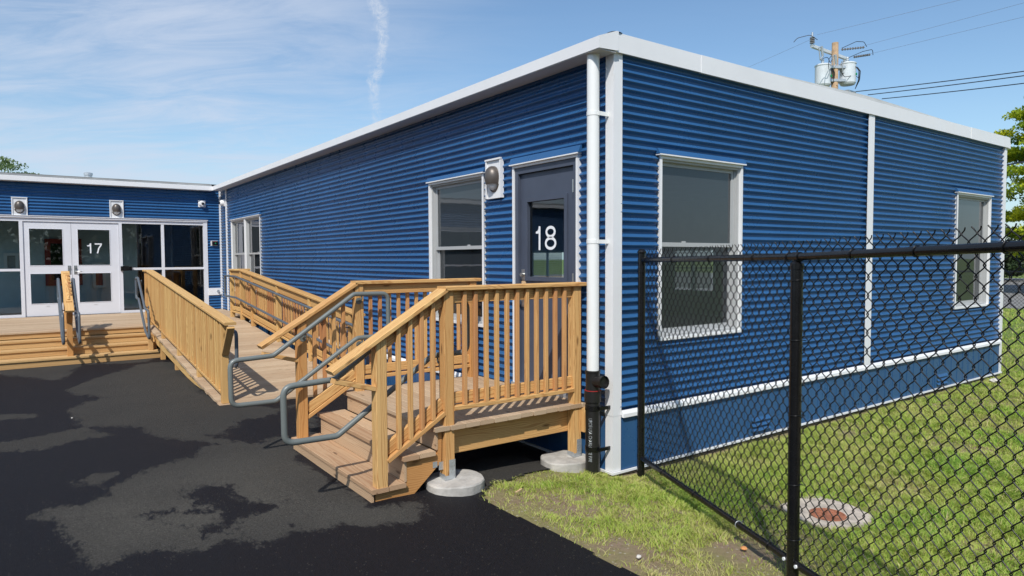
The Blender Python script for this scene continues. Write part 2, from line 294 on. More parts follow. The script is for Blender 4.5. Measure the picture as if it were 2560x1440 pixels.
# ------------------------------------------------------------------ mesh builder
class MB:
    def __init__(s): s.v = []; s.f = []; s.g = []; s.r = []; s.sm = []
    def add(s, verts, faces, gc=None, gr=None, smooth=False):
        o = len(s.v); s.v.extend([tuple(p) for p in verts])
        s.f.extend([tuple(i + o for i in f) for f in faces]); s.sm.extend([smooth] * len(faces))
        s.g.extend(gc if gc is not None else [tuple(p) for p in verts])
        r = random.random() if gr is None else gr
        s.r.extend([r] * len(verts)); return s
    def box(s, x0, x1, y0, y1, z0, z1):
        v = [(x, y, z) for x in (x0, x1) for y in (y0, y1) for z in (z0, z1)]
        f = [(0, 1, 3, 2), (4, 6, 7, 5), (0, 4, 5, 1), (2, 3, 7, 6), (0, 2, 6, 4), (1, 5, 7, 3)]
        return s.add(v, f)
    def board(s, p0, p1, w, h, up=(0, 0, 1), ch=0.004, gr=None, w2=None):
        """a sawn board from p0 to p1: w across, h thick along 'up', with eased edges"""
        p0 = Vector(p0); p1 = Vector(p1); d = p1 - p0; L = d.length; d.normalize()
        up = Vector(up); up = (up - d * up.dot(d)).normalized(); sd = d.cross(up)
        a, b = w / 2, h / 2; c = min(ch, a * 0.4, b * 0.4)
        prof = [(-a + c, -b), (a - c, -b), (a, -b + c), (a, b - c), (a - c, b), (-a + c, b), (-a, b - c), (-a, -b + c)]
        v = []; g = []
        for k, p in enumerate((p0, p1)):
            for (i, j) in prof: v.append(p + sd * i + up * j); g.append((k * L, i, j))
        f = [(i, (i + 1) % 8, 8 + (i + 1) % 8, 8 + i) for i in range(8)] + [tuple(range(7, -1, -1)), tuple(range(8, 16))]
        return s.add(v, f, g, gr)
    def bx(s, x0, x1, y0, y1, z0, z1, gr=None):
        """board given by its limits, grain along the longest side"""
        d = [x1 - x0, y1 - y0, z1 - z0]; c = [(x0 + x1) / 2, (y0 + y1) / 2, (z0 + z1) / 2]
        i = d.index(max(d)); a = list(c); b = list(c); a[i] -= d[i] / 2; b[i] += d[i] / 2
        j, k = [q for q in range(3) if q != i]
        if d[j] < d[k]: j, k = k, j
        up = [0, 0, 0]; up[k] = 1
        return s.board(a, b, d[j], d[k], up, gr=gr)
    def prism(s, poly, axis, a, b, gr=None):
        """2-D polygon pushed along an axis; poly in the other two axes, in order"""
        def P(u, v, t): return (t, u, v) if axis == 'x' else ((u, t, v) if axis == 'y' else (u, v, t))
        n = len(poly); v = [P(u, w_, a) for u, w_ in poly] + [P(u, w_, b) for u, w_ in poly]
        f = [(i, (i + 1) % n, n + (i + 1) % n, n + i) for i in range(n)] + [tuple(range(n - 1, -1, -1)), tuple(range(n, 2 * n))]
        g = [(u, w_, t * 0.3) for t in (a, b) for u, w_ in poly]
        return s.add(v, f, g, gr)
    def tube(s, pts, r, n=10, closed=False, caps=True, radii=None):
        pts = [Vector(p) for p in pts]; m = len(pts); rings = []
        t0 = (pts[1] - pts[0]).normalized(); nrm = t0.orthogonal().normalized()
        v = []
        for i, p in enumerate(pts):
            a = pts[(i - 1) % m] if (closed or i > 0) else p; b = pts[(i + 1) % m] if (closed or i < m - 1) else p
            t = (b - a).normalized(); nrm = (nrm - t * nrm.dot(t)).normalized(); bn = t.cross(nrm)
            rr = radii[i] if radii else r
            for k in range(n):
                an = 2 * PI * k / n; v.append(p + nrm * math.cos(an) * rr + bn * math.sin(an) * rr)
        f = []
        for i in range(m if closed else m - 1):
            j = (i + 1) % m
            for k in range(n): f.append((i * n + k, i * n + (k + 1) % n, j * n + (k + 1) % n, j * n + k))
        s.add(v, f, smooth=True)
        if caps and not closed:
            s.add(v[:n][::-1], [tuple(range(n))]); s.add(v[(m - 1) * n:], [tuple(range(n))])
        return s
    def lathe(s, c, prof, n=24, axis='z', sx=1.0, sy=1.0):
        """prof: (radius, height) pairs round a vertical (or other) axis through c"""
        v = []
        for r, h in prof:
            for k in range(n):
                a = 2 * PI * k / n; p = (r * math.cos(a) * sx, r * math.sin(a) * sy, h)
                if axis == 'x': p = (p[2], p[0], p[1])
                if axis == 'y': p = (p[0], p[2], p[1])
                v.append((c[0] + p[0], c[1] + p[1], c[2] + p[2]))
        cuts = [0]
        for i in range(1, len(prof) - 1):
            a = Vector((prof[i][0] - prof[i - 1][0], prof[i][1] - prof[i - 1][1])); b = Vector((prof[i + 1][0] - prof[i][0], prof[i + 1][1] - prof[i][1]))
            if a.length > 0 and b.length > 0 and a.angle(b) > 0.5: cuts.append(i)
        cuts.append(len(prof) - 1)
        for c0, c1 in zip(cuts[:-1], cuts[1:]):
            m = c1 - c0
            s.add(v[c0 * n:(c1 + 1) * n], [(i * n + k, i * n + (k + 1) % n, (i + 1) * n + (k + 1) % n, (i + 1) * n + k) for i in range(m) for k in range(n)], smooth=True, gr=0.5)
        return s
    def build(s, name, m, parent=None, label=None, **props):
        me = bpy.data.meshes.new(name)
        o = bpy.data.objects.new(name, me); col.objects.link(o)
        if parent is not None:
            o.parent = parent; L = Vector((0, 0, 0)); p = parent
            while p is not None: L += p.location; p = p.parent
        else:
            a = np.array(s.v); L = Vector(((a[:, 0].min() + a[:, 0].max()) / 2, (a[:, 1].min() + a[:, 1].max()) / 2, a[:, 2].min()))
            o.location = L
        me.from_pydata([(x - L.x, y - L.y, z - L.z) for x, y, z in s.v], [], s.f)
        me.polygons.foreach_set('use_smooth', s.sm)
        ga = me.attributes.new('gc', 'FLOAT_VECTOR', 'POINT'); ga.data.foreach_set('vector', np.array(s.g, dtype=np.float32).ravel())
        gr = me.attributes.new('gr', 'FLOAT', 'POINT'); gr.data.foreach_set('value', np.array(s.r, dtype=np.float32))
        me.materials.append(m if not isinstance(m, str) else M[m]); me.validate(); me.update()
        if label: o['label'] = label
        for k, v_ in props.items(): o[k] = v_
        return o

def thing(name, loc, label, cat, group=None):
    o = bpy.data.objects.new(name, None); col.objects.link(o); o.location = loc; o.empty_display_size = 0.2
    o['label'] = label; o['category'] = cat
    if group: o['group'] = group
    return o
def tag(o, label, cat, group=None):
    o['label'] = label; o['category'] = cat
    if group: o['group'] = group
    return o
def fillet(pts, r, n=5, closed=False):
    pts = [Vector(p) for p in pts]; m = len(pts); out = []
    for i, p in enumerate(pts):
        if not closed and i in (0, m - 1): out.append(p); continue
        a = pts[(i - 1) % m]; b = pts[(i + 1) % m]; da = (a - p); db = (b - p)
        ang = da.angle(db); rr = min(r / math.tan(ang / 2), da.length * 0.45, db.length * 0.45)
        s_ = p + da.normalized() * rr; e_ = p + db.normalized() * rr
        for k in range(n + 1):
            t = k / n; out.append((s_ * (1 - t) + p * t) * (1 - t) + (p * (1 - t) + e_ * t) * t)
    return out

# ------------------------------------------------------------------ ground, asphalt, road
def sheet(name, xs, ys, zf, m, keep=None, attrs=None, **props):
    X, Y = np.meshgrid(xs, ys); Z = zf(X, Y); n, k = X.shape
    V = np.stack([X.ravel(), Y.ravel(), Z.ravel()], 1)
    idx = np.arange(n * k).reshape(n, k)
    F = np.stack([idx[:-1, :-1], idx[:-1, 1:], idx[1:, 1:], idx[1:, :-1]], -1).reshape(-1, 4)
    if keep is not None:
        c = V[F].mean(1); F = F[keep(c[:, 0], c[:, 1])]
    me = bpy.data.meshes.new(name); me.vertices.add(len(V)); me.vertices.foreach_set('co', V.astype(np.float32).ravel())
    me.loops.add(F.size); me.loops.foreach_set('vertex_index', F.ravel().astype(np.int32))
    me.polygons.add(len(F)); me.polygons.foreach_set('loop_start', np.arange(0, F.size, 4, dtype=np.int32))
    me.polygons.foreach_set('loop_total', np.full(len(F), 4, dtype=np.int32)); me.polygons.foreach_set('use_smooth', [True] * len(F)); me.update(calc_edges=True)
    if attrs is not None:
        for a, fn in attrs.items():
            at = me.attributes.new(a, 'FLOAT', 'POINT'); at.data.foreach_set('value', fn(V[:, 0], V[:, 1]).astype(np.float32))
    me.materials.append(m); o = bpy.data.objects.new(name, me); col.objects.link(o)
    for k_, v_ in props.items(): o[k_] = v_
    return o
def vnoise(x, y, s, seed=0):
    """cheap value noise for numpy arrays"""
    x = np.asarray(x) / s + 311.7; y = np.asarray(y) / s + 127.1; xi = np.floor(x); yi = np.floor(y); fx = sstep(x - xi); fy = sstep(y - yi)
    def h(a, b): t = np.sin(a * 127.1 + b * 311.7 + seed * 74.7) * 43758.5453; return t - np.floor(t)
    return (h(xi, yi) * (1 - fx) + h(xi + 1, yi) * fx) * (1 - fy) + (h(xi, yi + 1) * (1 - fx) + h(xi + 1, yi + 1) * fx) * fy
def axisv(lo, hi, step, far):
    c = list(np.arange(lo, hi + 1e-6, step)); d = step; a = []; x = lo
    while x > -far: d *= 1.35; x -= d; a.append(x)
    b = []; x = hi; d = step
    while x < far: d *= 1.35; x += d; b.append(x)
    return np.array(a[::-1] + c + b)
gsoil = lambda X, Y: gz(X, Y) + 0.012 * (vnoise(X, Y, 0.25, 2) - 0.5) * (np.abs(X) < 30)
lawn = sheet('ground', axisv(-3, 9, 0.08, 600), axisv(-5, 1, 0.08, 600), gsoil, M['soil'], kind='structure', label='patchy soil under the lawn')
def xedge(y): return -1.375 - 0.045 * (y) + 0.05 * (vnoise(y, y * 0, 0.35, 5) - 0.5) + 0.02 * (vnoise(y, y * 0, 0.08, 6) - 0.5)
def yedge(x): return np.interp(x, [-1.5, -1.36, -1.1, -0.7, -0.3, 0.05], [-0.1, 0.05, 0.28, 0.36, 0.40, 0.44]) + 0.06 * (vnoise(x, x * 0, 0.12, 8) - 0.5)
def on_asphalt(x, y):
    x = np.asarray(x, float); y = np.asarray(y, float)
    return ((x < xedge(np.minimum(y, 0.0))) & (y < 30)) | ((y > yedge(x)) & (x < 0.02) & (y < 14.6))
POLY = {
 'D': [[(-4.16,1.57),(-4.02,1.36),(-3.97,0.97),(-3.96,0.67),(-3.87,0.38),(-3.7,0.42),(-3.49,0.4),(-3.37,0.26),(-3.18,0.29),(-3.04,0.25),(-2.99,0.13),(-2.86,0.19),(-2.75,0.26),(-2.64,0.07),(-2.44,0.12),(-2.27,-0.01),(-2.07,-0.12),(-1.92,-0.06),(-1.81,0.19),(-2.15,0.3),(-2.19,1.86),(-1.88,2.62),(-2.09,2.68),(-2.31,2.58),(-2.47,2.79),(-2.79,2.77),(-2.92,2.55),(-3.26,2.37),(-3.53,2.18),(-3.65,2.03),(-3.73,1.98),(-3.78,1.7),(-3.89,1.59),(-4.04,1.67)],
       [(-3.75,7.07),(-3.42,7.74),(-2.75,8.8),(-2.39,9.32),(-1.89,8.67),(-2.2,6.25),(-2.24,4.7),(-1.65,4.12),(-1.17,4.48),(-1.8,2.38),(-2.52,2.78),(-2.9,3.1),(-3.1,3.44),(-3.25,4.04),(-3.69,4.47),(-3.82,5.49),(-3.62,5.88),(-3.36,6.12),(-3.67,6.59)],
       [(-4.42,3.74),(-4.24,3.59),(-3.9,3.68),(-3.68,3.87),(-3.48,3.82),(-3.7,4.37),(-4.04,4.32),(-4.23,4.19),(-4.43,4.16),(-4.9,3.9)],
       [(-3.85,2.3),(-3.7,2.43),(-3.56,2.36),(-3.63,2.2),(-3.75,2.08)], [(-4.6,5.78),(-4.19,5.58),(-4.07,5.37),(-4.24,5.32),(-4.6,5.48)],
       [(-5.29,10.01),(-4.54,9.22),(-3.76,8.0),(-3.45,9.59),(-2.4,9.27),(-2.14,10.02),(-4.58,10.99),(-5.38,11.33)],
       [(-1.33,0.0),(-1.0,0.1),(-0.4,0.2),(-0.3,0.9),(-1.3,0.9)]],
 'W': [[(-3.18,1.52),(-3.04,1.55),(-2.87,1.45),(-2.87,1.12),(-2.89,0.84),(-2.63,0.79),(-2.89,0.71),(-2.97,0.72),(-3.08,0.59),(-3.17,0.45),(-3.26,0.46),(-3.28,0.64),(-3.41,0.92),(-3.32,0.76),(-3.21,0.64),(-3.13,0.67),(-3.08,0.89),(-3.1,1.05),(-3.18,1.16)],
       [(-3.49,1.17),(-3.36,1.12),(-3.12,0.92),(-3.12,0.85),(-3.26,0.95),(-3.49,1.06)],
       [(-2.52,3.19),(-2.2,3.68),(-1.86,3.78),(-1.5,4.15),(-1.27,4.4),(-1.82,2.67),(-2.12,2.71),(-2.41,2.66),(-2.78,3.25),(-2.74,3.36)]]}
def sdpoly(x, y, poly):
    P = np.array(poly); d = np.full(x.shape, 1e9); ins = np.zeros(x.shape, bool)
    for i in range(len(P)):
        a = P[i]; b = P[(i + 1) % len(P)]; e = b - a; wx = x - a[0]; wy = y - a[1]
        t = np.clip((wx * e[0] + wy * e[1]) / (e @ e), 0, 1); d = np.minimum(d, np.hypot(wx - e[0] * t, wy - e[1] * t))
        c = ((a[1] > y) != (b[1] > y)); xx = a[0] + (y - a[1]) / (e[1] if abs(e[1]) > 1e-9 else 1e-9) * e[0]; ins ^= c & (x < xx)
    return np.where(ins, d, -d)
def dryness(x, y):
    d = np.full(x.shape, -9.0); near = (x > -9) & (x < 1) & (y > -3) & (y < 13)
    xs, ys = x[near], y[near]; s = np.full(xs.shape, -9.0)
    for p in POLY['D']: s = np.maximum(s, sdpoly(xs, ys, p))
    for p in POLY['W']: s = np.minimum(s, -sdpoly(xs, ys, p))
    d[near] = s; d[~near] = -0.25 + 0.5 * (vnoise(x[~near], y[~near], 2.5, 3) > 0.5)
    return np.clip(d, -0.16, 0.16)
def dried_out(x, y):  # how far the patches have dried; those farther back stay partly damp
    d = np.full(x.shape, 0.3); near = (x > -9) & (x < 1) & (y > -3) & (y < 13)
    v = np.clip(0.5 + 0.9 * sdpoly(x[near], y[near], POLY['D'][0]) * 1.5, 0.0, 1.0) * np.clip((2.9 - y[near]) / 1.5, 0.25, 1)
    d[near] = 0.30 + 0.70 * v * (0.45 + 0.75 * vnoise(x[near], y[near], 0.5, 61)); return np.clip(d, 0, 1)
asphalt = sheet('asphalt_pavement', axisv(-5.6, 0.04, 0.025, 500), axisv(-2.6, 10.4, 0.04, 500), lambda X, Y: gz(np.minimum(X, 0.02), Y) + 0.014 + 0.006 * (vnoise(X, Y, 0.7, 4) - 0.5), M['asphalt'], keep=on_asphalt, attrs={'dry': dryness, 'dried_out': dried_out}, kind='structure', label='black asphalt with wet and dried patches')
road = sheet('road', np.linspace(26.5, 70, 30), np.linspace(-60, 60, 40), lambda X, Y: X * 0 - 0.06, M['road'], kind='structure', label='grey road beyond the lawn')

# ------------------------------------------------------------------ the buildings
PITCH = 0.0723; AMP = 0.031
def corr(mb, axis, base, sgn, rects):
    """corrugated sheet: axis 'x' = wall along x at y=base, outward is sgn; rects (u0,u1,z0,z1)"""
    for (u0, u1, z0, z1) in rects:
        n = max(2, int((z1 - z0) / PITCH * 14)); v = []; zs = np.linspace(z0, z1, n + 1)
        nu = max(1, int((u1 - u0) / 0.6))
        for u in np.linspace(u0, u1, nu + 1):
            for z in zs:
                ph = 2 * PI * (z - 0.505) / PITCH
                sheetn = (z - 0.559) / (PITCH * 8); lap = 0.004 * (1 - (sheetn - math.floor(sheetn)))
                o = AMP * max(0.0, 0.5 + 0.5 * (math.sin(ph) + 0.10 * math.sin(2 * ph)) / 1.03) ** 1.6 - 0.0190 + lap + 0.0012 * math.sin(u * 2.1 + z * 3.3)
                v.append((u, base + sgn * o, z) if axis == 'x' else (base + sgn * o, u, z))
        m_ = n + 1; f = []
        for a in range(nu):
            for b in range(n): f.append((a * m_ + b, (a + 1) * m_ + b, (a + 1) * m_ + b + 1, a * m_ + b + 1))
        mb.add(v, f, smooth=True)
def wall_rects(u0, u1, z0, z1, holes):
    us = sorted(set([u0, u1] + [h for q in holes for h in q[:2]])); out = []
    for a, b in zip(us[:-1], us[1:]):
        hs = sorted([(q[2], q[3]) for q in holes if q[0] <= a + 1e-6 and q[1] >= b - 1e-6]); z = z0
        for c, d in hs:
            if c > z + 1e-4: out.append((a, b, z, c))
            z = d
        if z < z1 - 1e-4: out.append((a, b, z, z1))
    return out
class Face:
    """local frame on a facade: u along, o outward, z up"""
    def __init__(s, axis, base, sgn): s.axis = axis; s.base = base; s.sgn = sgn
    def box(s, mb, u0, u1, o0, o1, z0, z1):
        a, b = sorted((s.base + s.sgn * o0, s.base + s.sgn * o1))
        return mb.box(u0, u1, a, b, z0, z1) if s.axis == 'x' else mb.box(a, b, u0, u1, z0, z1)
    def P(s, u, o, z): return (u, s.base + s.sgn * o, z) if s.axis == 'x' else (s.base + s.sgn * o, u, z)
    def plane(s, mb, u0, u1, o, z0, z1):
        if s.axis == 'y': u0, u1 = u1, u0
        return mb.add([s.P(u0, o, z0), s.P(u1, o, z0), s.P(u1, o, z1), s.P(u0, o, z1)], [(0, 1, 2, 3)])
    def prism(s, mb, prof, u0, u1):
        pr = [(s.base + s.sgn * o, z) for o, z in prof]
        return mb.prism(pr, 'x' if s.axis == 'x' else 'y', u0, u1)
FR = Face('x', 0.015, -1)      # front facade facing the lawn (outward -y)
FL = Face('y', 0.015, -1)      # side facade with door 18 (outward -x)
FB = Face('x', 14.49, -1)      # entrance facade of the far wing
XR = 8.80; YD = 14.49

class WallHole: pass
def window(parent, F, u0, u1, z0, z1, label, double=False, jamb=0.075, seq=0):
    t = 0.028
    w_ = MB()
    # flat white casing proud of the siding
    F.box(w_, u0, u0 + 0.014, 0.018, 0.0275, z0, z1); F.box(w_, u1 - 0.014, u1, 0.018, 0.0275, z0, z1)
    F.box(w_, u0 + 0.014, u0 + t, -0.02, 0.028, z0, z1); F.box(w_, u1 - t, u1 - 0.014, -0.02, 0.028, z0, z1)
    F.box(w_, u0 + t, u1 - t, -0.02, 0.028, z0, z0 + t); F.box(w_, u0 + t, u1 - t, -0.02, 0.026, z1 - t, z1)
    fr = w_.build('window', M['white'], parent, label)
    h = MB(); F.box(h, u0 - 0.025, u1 + 0.025, -0.005, 0.052, z1 - 0.002, z1 + 0.010); h.build('drip_cap', M['white'], fr)
    fl = MB(); F.prism(fl, [(0.004, z1 + 0.012), (0.050, z1 + 0.012), (0.022, z1 + 0.062), (0.004, z1 + 0.065)], u0 - 0.03, u1 + 0.03); fl.build('flashing', M['blue'], fr)
    units = [(u0 + t, u1 - t)] if not double else [(u0 + t, (u0 + u1) / 2 - 0.04), ((u0 + u1) / 2 + 0.04, u1 - t)]
    if double:
        m_ = MB(); F.box(m_, (u0 + u1) / 2 - 0.04, (u0 + u1) / 2 + 0.04, -0.1, 0.026, z0 + t, z1 - t); m_.build('mullion', M['white'], fr)
    zr = (z0 + z1) / 2 + 0.04
    for a, b in units:
        v = MB()
        for q0, q1 in ((a, a + 0.022), (b - 0.022, b)): F.box(v, q0, q1, -jamb - 0.04, -0.001, z0 + t, z1 - t)
        F.box(v, a + 0.022, b - 0.022, -jamb - 0.04, -0.001, z0 + t, z0 + t + 0.022); F.box(v, a + 0.022, b - 0.022, -jamb - 0.04, -0.001, z1 - t - 0.022, z1 - t)
        a2, b2 = a + 0.022, b - 0.022
        F.box(v, a2, a2 + 0.018, -jamb - 0.03, -0.030, z0 + t + 0.022, z1 - t - 0.022); F.box(v, b2 - 0.018, b2, -jamb - 0.03, -0.030, z0 + t + 0.022, z1 - t - 0.022)
        v.build('frame', M['vinyl'], fr)
        for (q0, q1, o, nm) in ((zr - 0.02, z1 - t - 0.022, -0.040, 'pane'), (z0 + t + 0.022, zr + 0.02, -0.068, 'pane_low')):
            s_ = MB(); a3, b3 = a2 + 0.018, b2 - 0.018
            F.box(s_, a3, a3 + 0.035, o - 0.022, o, q0, q1); F.box(s_, b3 - 0.035, b3, o - 0.022, o, q0, q1)
            F.box(s_, a3 + 0.035, b3 - 0.035, o - 0.022, o, q0, q0 + (0.04 if nm == 'pane' else 0.05)); F.box(s_, a3 + 0.035, b3 - 0.035, o - 0.022, o, q1 - 0.035, q1)
            sa = s_.build('sash', M['vinyl'], fr)
            g = MB(); F.plane(g, a3 + 0.035, b3 - 0.035, o - 0.011, q0 + 0.04, q1 - 0.035); g.build('pane', M[nm], fr)
        lk = MB(); F.box(lk, a2 + 0.30 * (b2 - a2), a2 + 0.30 * (b2 - a2) + 0.05, -0.062, -0.041, zr + 0.020, zr + 0.034); lk.build('sash_lock', M['vinyl'], fr)
    return fr

B18 = thing('classroom_building', (4.4, 7.2, 0), 'long blue corrugated classroom wing with white corner trim and door 18', 'building')
W1 = (0.583, 1.830, 1.150, 2.868); W3 = (7.025, 8.290, 1.142, 2.873); W2 = (2.040, 3.293, 1.150, 2.875); W4 = (10.82, 13.33, 1.150, 2.889); DR = (0.454, 1.485, 0.59, 2.885)
s = MB(); corr(s, 'x', 0.015, -1, wall_rects(0.09, XR, 0.54, 3.72, [W1, W3])); s.build('siding', M['blue'], B18, 'blue corrugated siding facing the lawn')
s = MB(); corr(s, 'y', 0.015, -1, wall_rects(0.09, YD, 0.54, 3.72, [DR, W2, W4])); s.build('siding', M['blue'], B18, 'blue corrugated siding around door 18')
# inner lining with openings, floor and ceiling: a real room behind the windows
s = MB()
for (a, b, c, d) in wall_rects(0.12, XR, 0.5, 3.7, [W1, W3]): s.box(a, b, 0.115, 0.125, c, d)
for (a, b, c, d) in wall_rects(0.13, YD + 6, 0.5, 3.7, [DR, W2, W4]): s.box(0.115, 0.125, a, b, c, d)
EW = [(5.70, 6.85, 1.15, 2.10), (11.05, 12.55, 1.15, 2.10)]
for (a, b, c, d) in wall_rects(0.13, YD + 6, 0.5, 3.7, EW): s.box(XR - 0.02, XR - 0.01, a, b, c, d)
s.box(0.13, XR - 0.02, YD + 6, YD + 6.01, 0.5, 3.7)
s.build('interior_wall', M['int_wall'], B18)
s = MB(); corr(s, 'y', XR + 0.02, 1, wall_rects(0.09, YD + 7.9, 0.54, 3.72, EW)); s.build('siding', M['blue'], B18)
for (a, b, c, d) in EW:
    s = MB()
    for k in range(28): s.box(XR - 0.10, XR - 0.08, a, b, d - 0.024 - k * 0.032, d - 0.004 - k * 0.032)
    s.build('blind', M['white'], B18)
    s = MB(); s.box(XR - 0.05, XR + 0.0, (a + b) / 2 - 0.03, (a + b) / 2 + 0.03, c, d); s.build('mullion', M['white'], B18)
s = MB(); s.box(0.13, XR - 0.02, 0.13, YD + 5.9, 0.45, 0.59); s.build('floor', M['int_floor'], B18)
s = MB(); s.box(0.13, XR - 0.02, 0.13, YD + 5.9, 3.30, 3.36); s.build('ceiling', M['int_wall'], B18)
s = MB(); s.prism([(-0.02, 3.845), (XR + 0.08, 3.845), (XR / 2, 3.93)], 'y', 0.02, YD + 8); s.build('roof', M['roof'], B18)
# fascias
fp = [(0.03, 3.702), (0.045, 3.697), (0.045, 3.861), (0.0, 3.868), (-0.03, 3.85), (-0.03, 3.702)]
s = MB()
for a, b, k in ((-0.010, 1.13, 0), (1.13, 4.36, 1), (4.36, 7.4, 0), (7.4, 8.935, 1)):
    e = 0.004 * k
    s.prism([(0.015 - o - e if o > 0 else 0.015 - o, z - (0.004 * k if z < 3.75 else 0)) for o, z in fp], 'x', a, b)
s.build('fascia', M['white'], B18, 'white fascia above the lawn side')
s = MB()
yb = YD - 0.225
s.prism([(-0.219, 3.690), (-0.219, 3.790), (-0.012, 3.866), (0.012, 3.866), (0.012, 3.705), (-0.02, 3.700)], 'y', -0.048, yb); s.build('fascia', M['white'], B18, 'white eave fascia above the door side')
s = MB(); s.box(-0.212, -0.01, -0.04, yb, 3.683, 3.6895); s.build('soffit', M['soffit'], B18)
s = MB(); s.prism([(8.93, 3.70), (9.06, 3.70), (9.06, 3.79), (8.93, 3.861)], 'y', 0.0, YD); s.build('fascia', M['white'], B18, 'white fascia return at the far end')
s = MB(); s.lathe((0.03, 0.03, 3.866), [(0.075, 0), (0.05, 0.012), (0.0, 0.014)], 12); s.build('roof_patch', M['iron'], B18)
# corner posts and trims
s = MB(); s.box(0.0, 0.106, 0.0, 0.10, 0.52, 3.70); s.build('corner_trim', M['white'], B18, 'tall white corner trim beside the downspout')
s = MB(); s.box(0.003, 0.103, 0.003, 0.097, 0.02, 0.5195); s.build('corner_trim', M['white'], B18)
s = MB(); s.box(XR, XR + 0.09, -0.008, 0.10, 0.02, 3.70); s.build('corner_trim', M['white'], B18)
s = MB(); s.box(4.385, 4.525, -0.013, -0.005, 0.56, 3.70); s.build('joint_trim', M['white'], B18)
s = MB(); s.box(-0.012, 0.02, 13.77, 13.84, 0.56, 3.69); s.build('joint_trim', M['white'], B18)
s = MB(); s.box(-0.02, 0.02, YD - 0.06, YD - 0.001, 0.60, 3.69); s.build('corner_trim', M['white'], B18)
s = MB(); s.prism([(0.0, 0.562), (-0.006, 0.560), (-0.028, 0.532), (-0.030, 0.500), (0.0, 0.500)], 'x', 0.107, XR - 0.001); s.build('water_table', M['white'], B18)
s = MB(); s.prism([(0.0, 0.562), (-0.006, 0.560), (-0.028, 0.532), (-0.030, 0.500), (0.0, 0.500)], 'y', 1.49, YD - 0.1); s.build('water_table', M['white'], B18)
s = MB(); s.box(-0.018, XR + 0.10, -0.018, 0.0, 0.0, 0.020); s.box(-0.018, 0.0, 0.0005, YD - 0.1, 0.0, 0.020); s.build('base_strip', M['white'], B18)
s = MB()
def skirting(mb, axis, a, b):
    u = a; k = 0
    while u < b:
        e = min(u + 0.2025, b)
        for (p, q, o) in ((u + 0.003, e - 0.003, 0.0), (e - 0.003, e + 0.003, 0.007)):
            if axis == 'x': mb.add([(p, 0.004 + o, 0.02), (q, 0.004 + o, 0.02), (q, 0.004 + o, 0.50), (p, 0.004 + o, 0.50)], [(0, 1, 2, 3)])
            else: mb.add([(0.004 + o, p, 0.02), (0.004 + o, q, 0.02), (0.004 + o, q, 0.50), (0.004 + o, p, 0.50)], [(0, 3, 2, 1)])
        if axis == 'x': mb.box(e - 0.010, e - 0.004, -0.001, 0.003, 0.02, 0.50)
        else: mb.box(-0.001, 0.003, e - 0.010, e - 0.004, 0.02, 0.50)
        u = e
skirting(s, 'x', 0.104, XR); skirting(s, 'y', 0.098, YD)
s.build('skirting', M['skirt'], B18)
for xv in (2.0, 6.45):
    s = MB(); s.box(xv - 0.02, xv + 0.42, -0.004, 0.003, 0.03, 0.25)
    v = s.build('skirting_vent', M['skirt'], B18)
    s = MB()
    for k in range(3): s.prism([(-0.004, 0.085 + k * 0.055), (-0.030, 0.070 + k * 0.055), (-0.004, 0.105 + k * 0.055)], 'x', xv + 0.03, xv + 0.36)
    s.build('louvre', M['skirt'], v)
    s = MB()
    for k in range(3): s.box(xv + 0.035, xv + 0.355, -0.0065, -0.0045, 0.062 + k * 0.055, 0.078 + k * 0.055)
    s.build('slot', M['dark'], v)
window(B18, FR, *W1, 'large sash window nearest the corner'); window(B18, FR, *W3, 'sash window near the far end')
window(B18, FL, *W2, 'sash window beside door 18'); window(B18, FL, *W4, 'paired sash window by the ramp', double=True)

# glyphs ------------------------------------------------------------
def glyph(mb, ch, F, u, z, h, wd, o, flip=1):
    """plain sans numerals as thin raised vinyl; flip=-1 when u runs to the left as seen"""
    st = h * 0.118
    def strip(pts, closed=False):
        n = len(pts); P2 = [Vector((p[0] * wd, p[1] * h)) for p in pts]; v = []; f = []
        for i, p in enumerate(P2):
            a = P2[(i - 1) % n] if (closed or i) else p; b = P2[(i + 1) % n] if (closed or i < n - 1) else p
            t = (b - a).normalized(); nn = Vector((-t.y, t.x)) * st / 2
            for q in (p - nn, p + nn): v.append(F.P(u + flip * q.x, o, z + q.y))
        for i in range(n if closed else n - 1): j = (i + 1) % n; f.append((2 * i, 2 * i + 1, 2 * j + 1, 2 * j))
        mb.add(v, f)
    if ch == '1':
        a = st / 2 / wd
        strip([(0.66, 0.0), (0.66, 1.0)]); xl = 0.66 - a + 0.01
        mb.add([F.P(u + flip * p * wd, o, z + q * h) for p, q in ((0.14, 0.70), (xl, 0.70), (xl, 0.97), (xl - 0.06, 0.88), (0.38, 0.81), (0.14, 0.785))], [(0, 1, 2, 3, 4, 5)])
    if ch == '7':
        strip([(0.0, 1 - st / 2 / h), (1.0, 1 - st / 2 / h)]); strip([(0.93, 1 - st / h * 0.9), (0.55, 0.5), (0.36, 0.0)])
    if ch == '8':
        r1 = [(0.5 + 0.36 * math.cos(t), 0.745 + 0.19 * math.sin(t)) for t in np.linspace(0, 2 * PI, 28, endpoint=False)]
        r2 = [(0.5 + 0.42 * math.cos(t), 0.275 + 0.215 * math.sin(t)) for t in np.linspace(0, 2 * PI, 32, endpoint=False)]
        strip(r1, True); strip(r2, True)

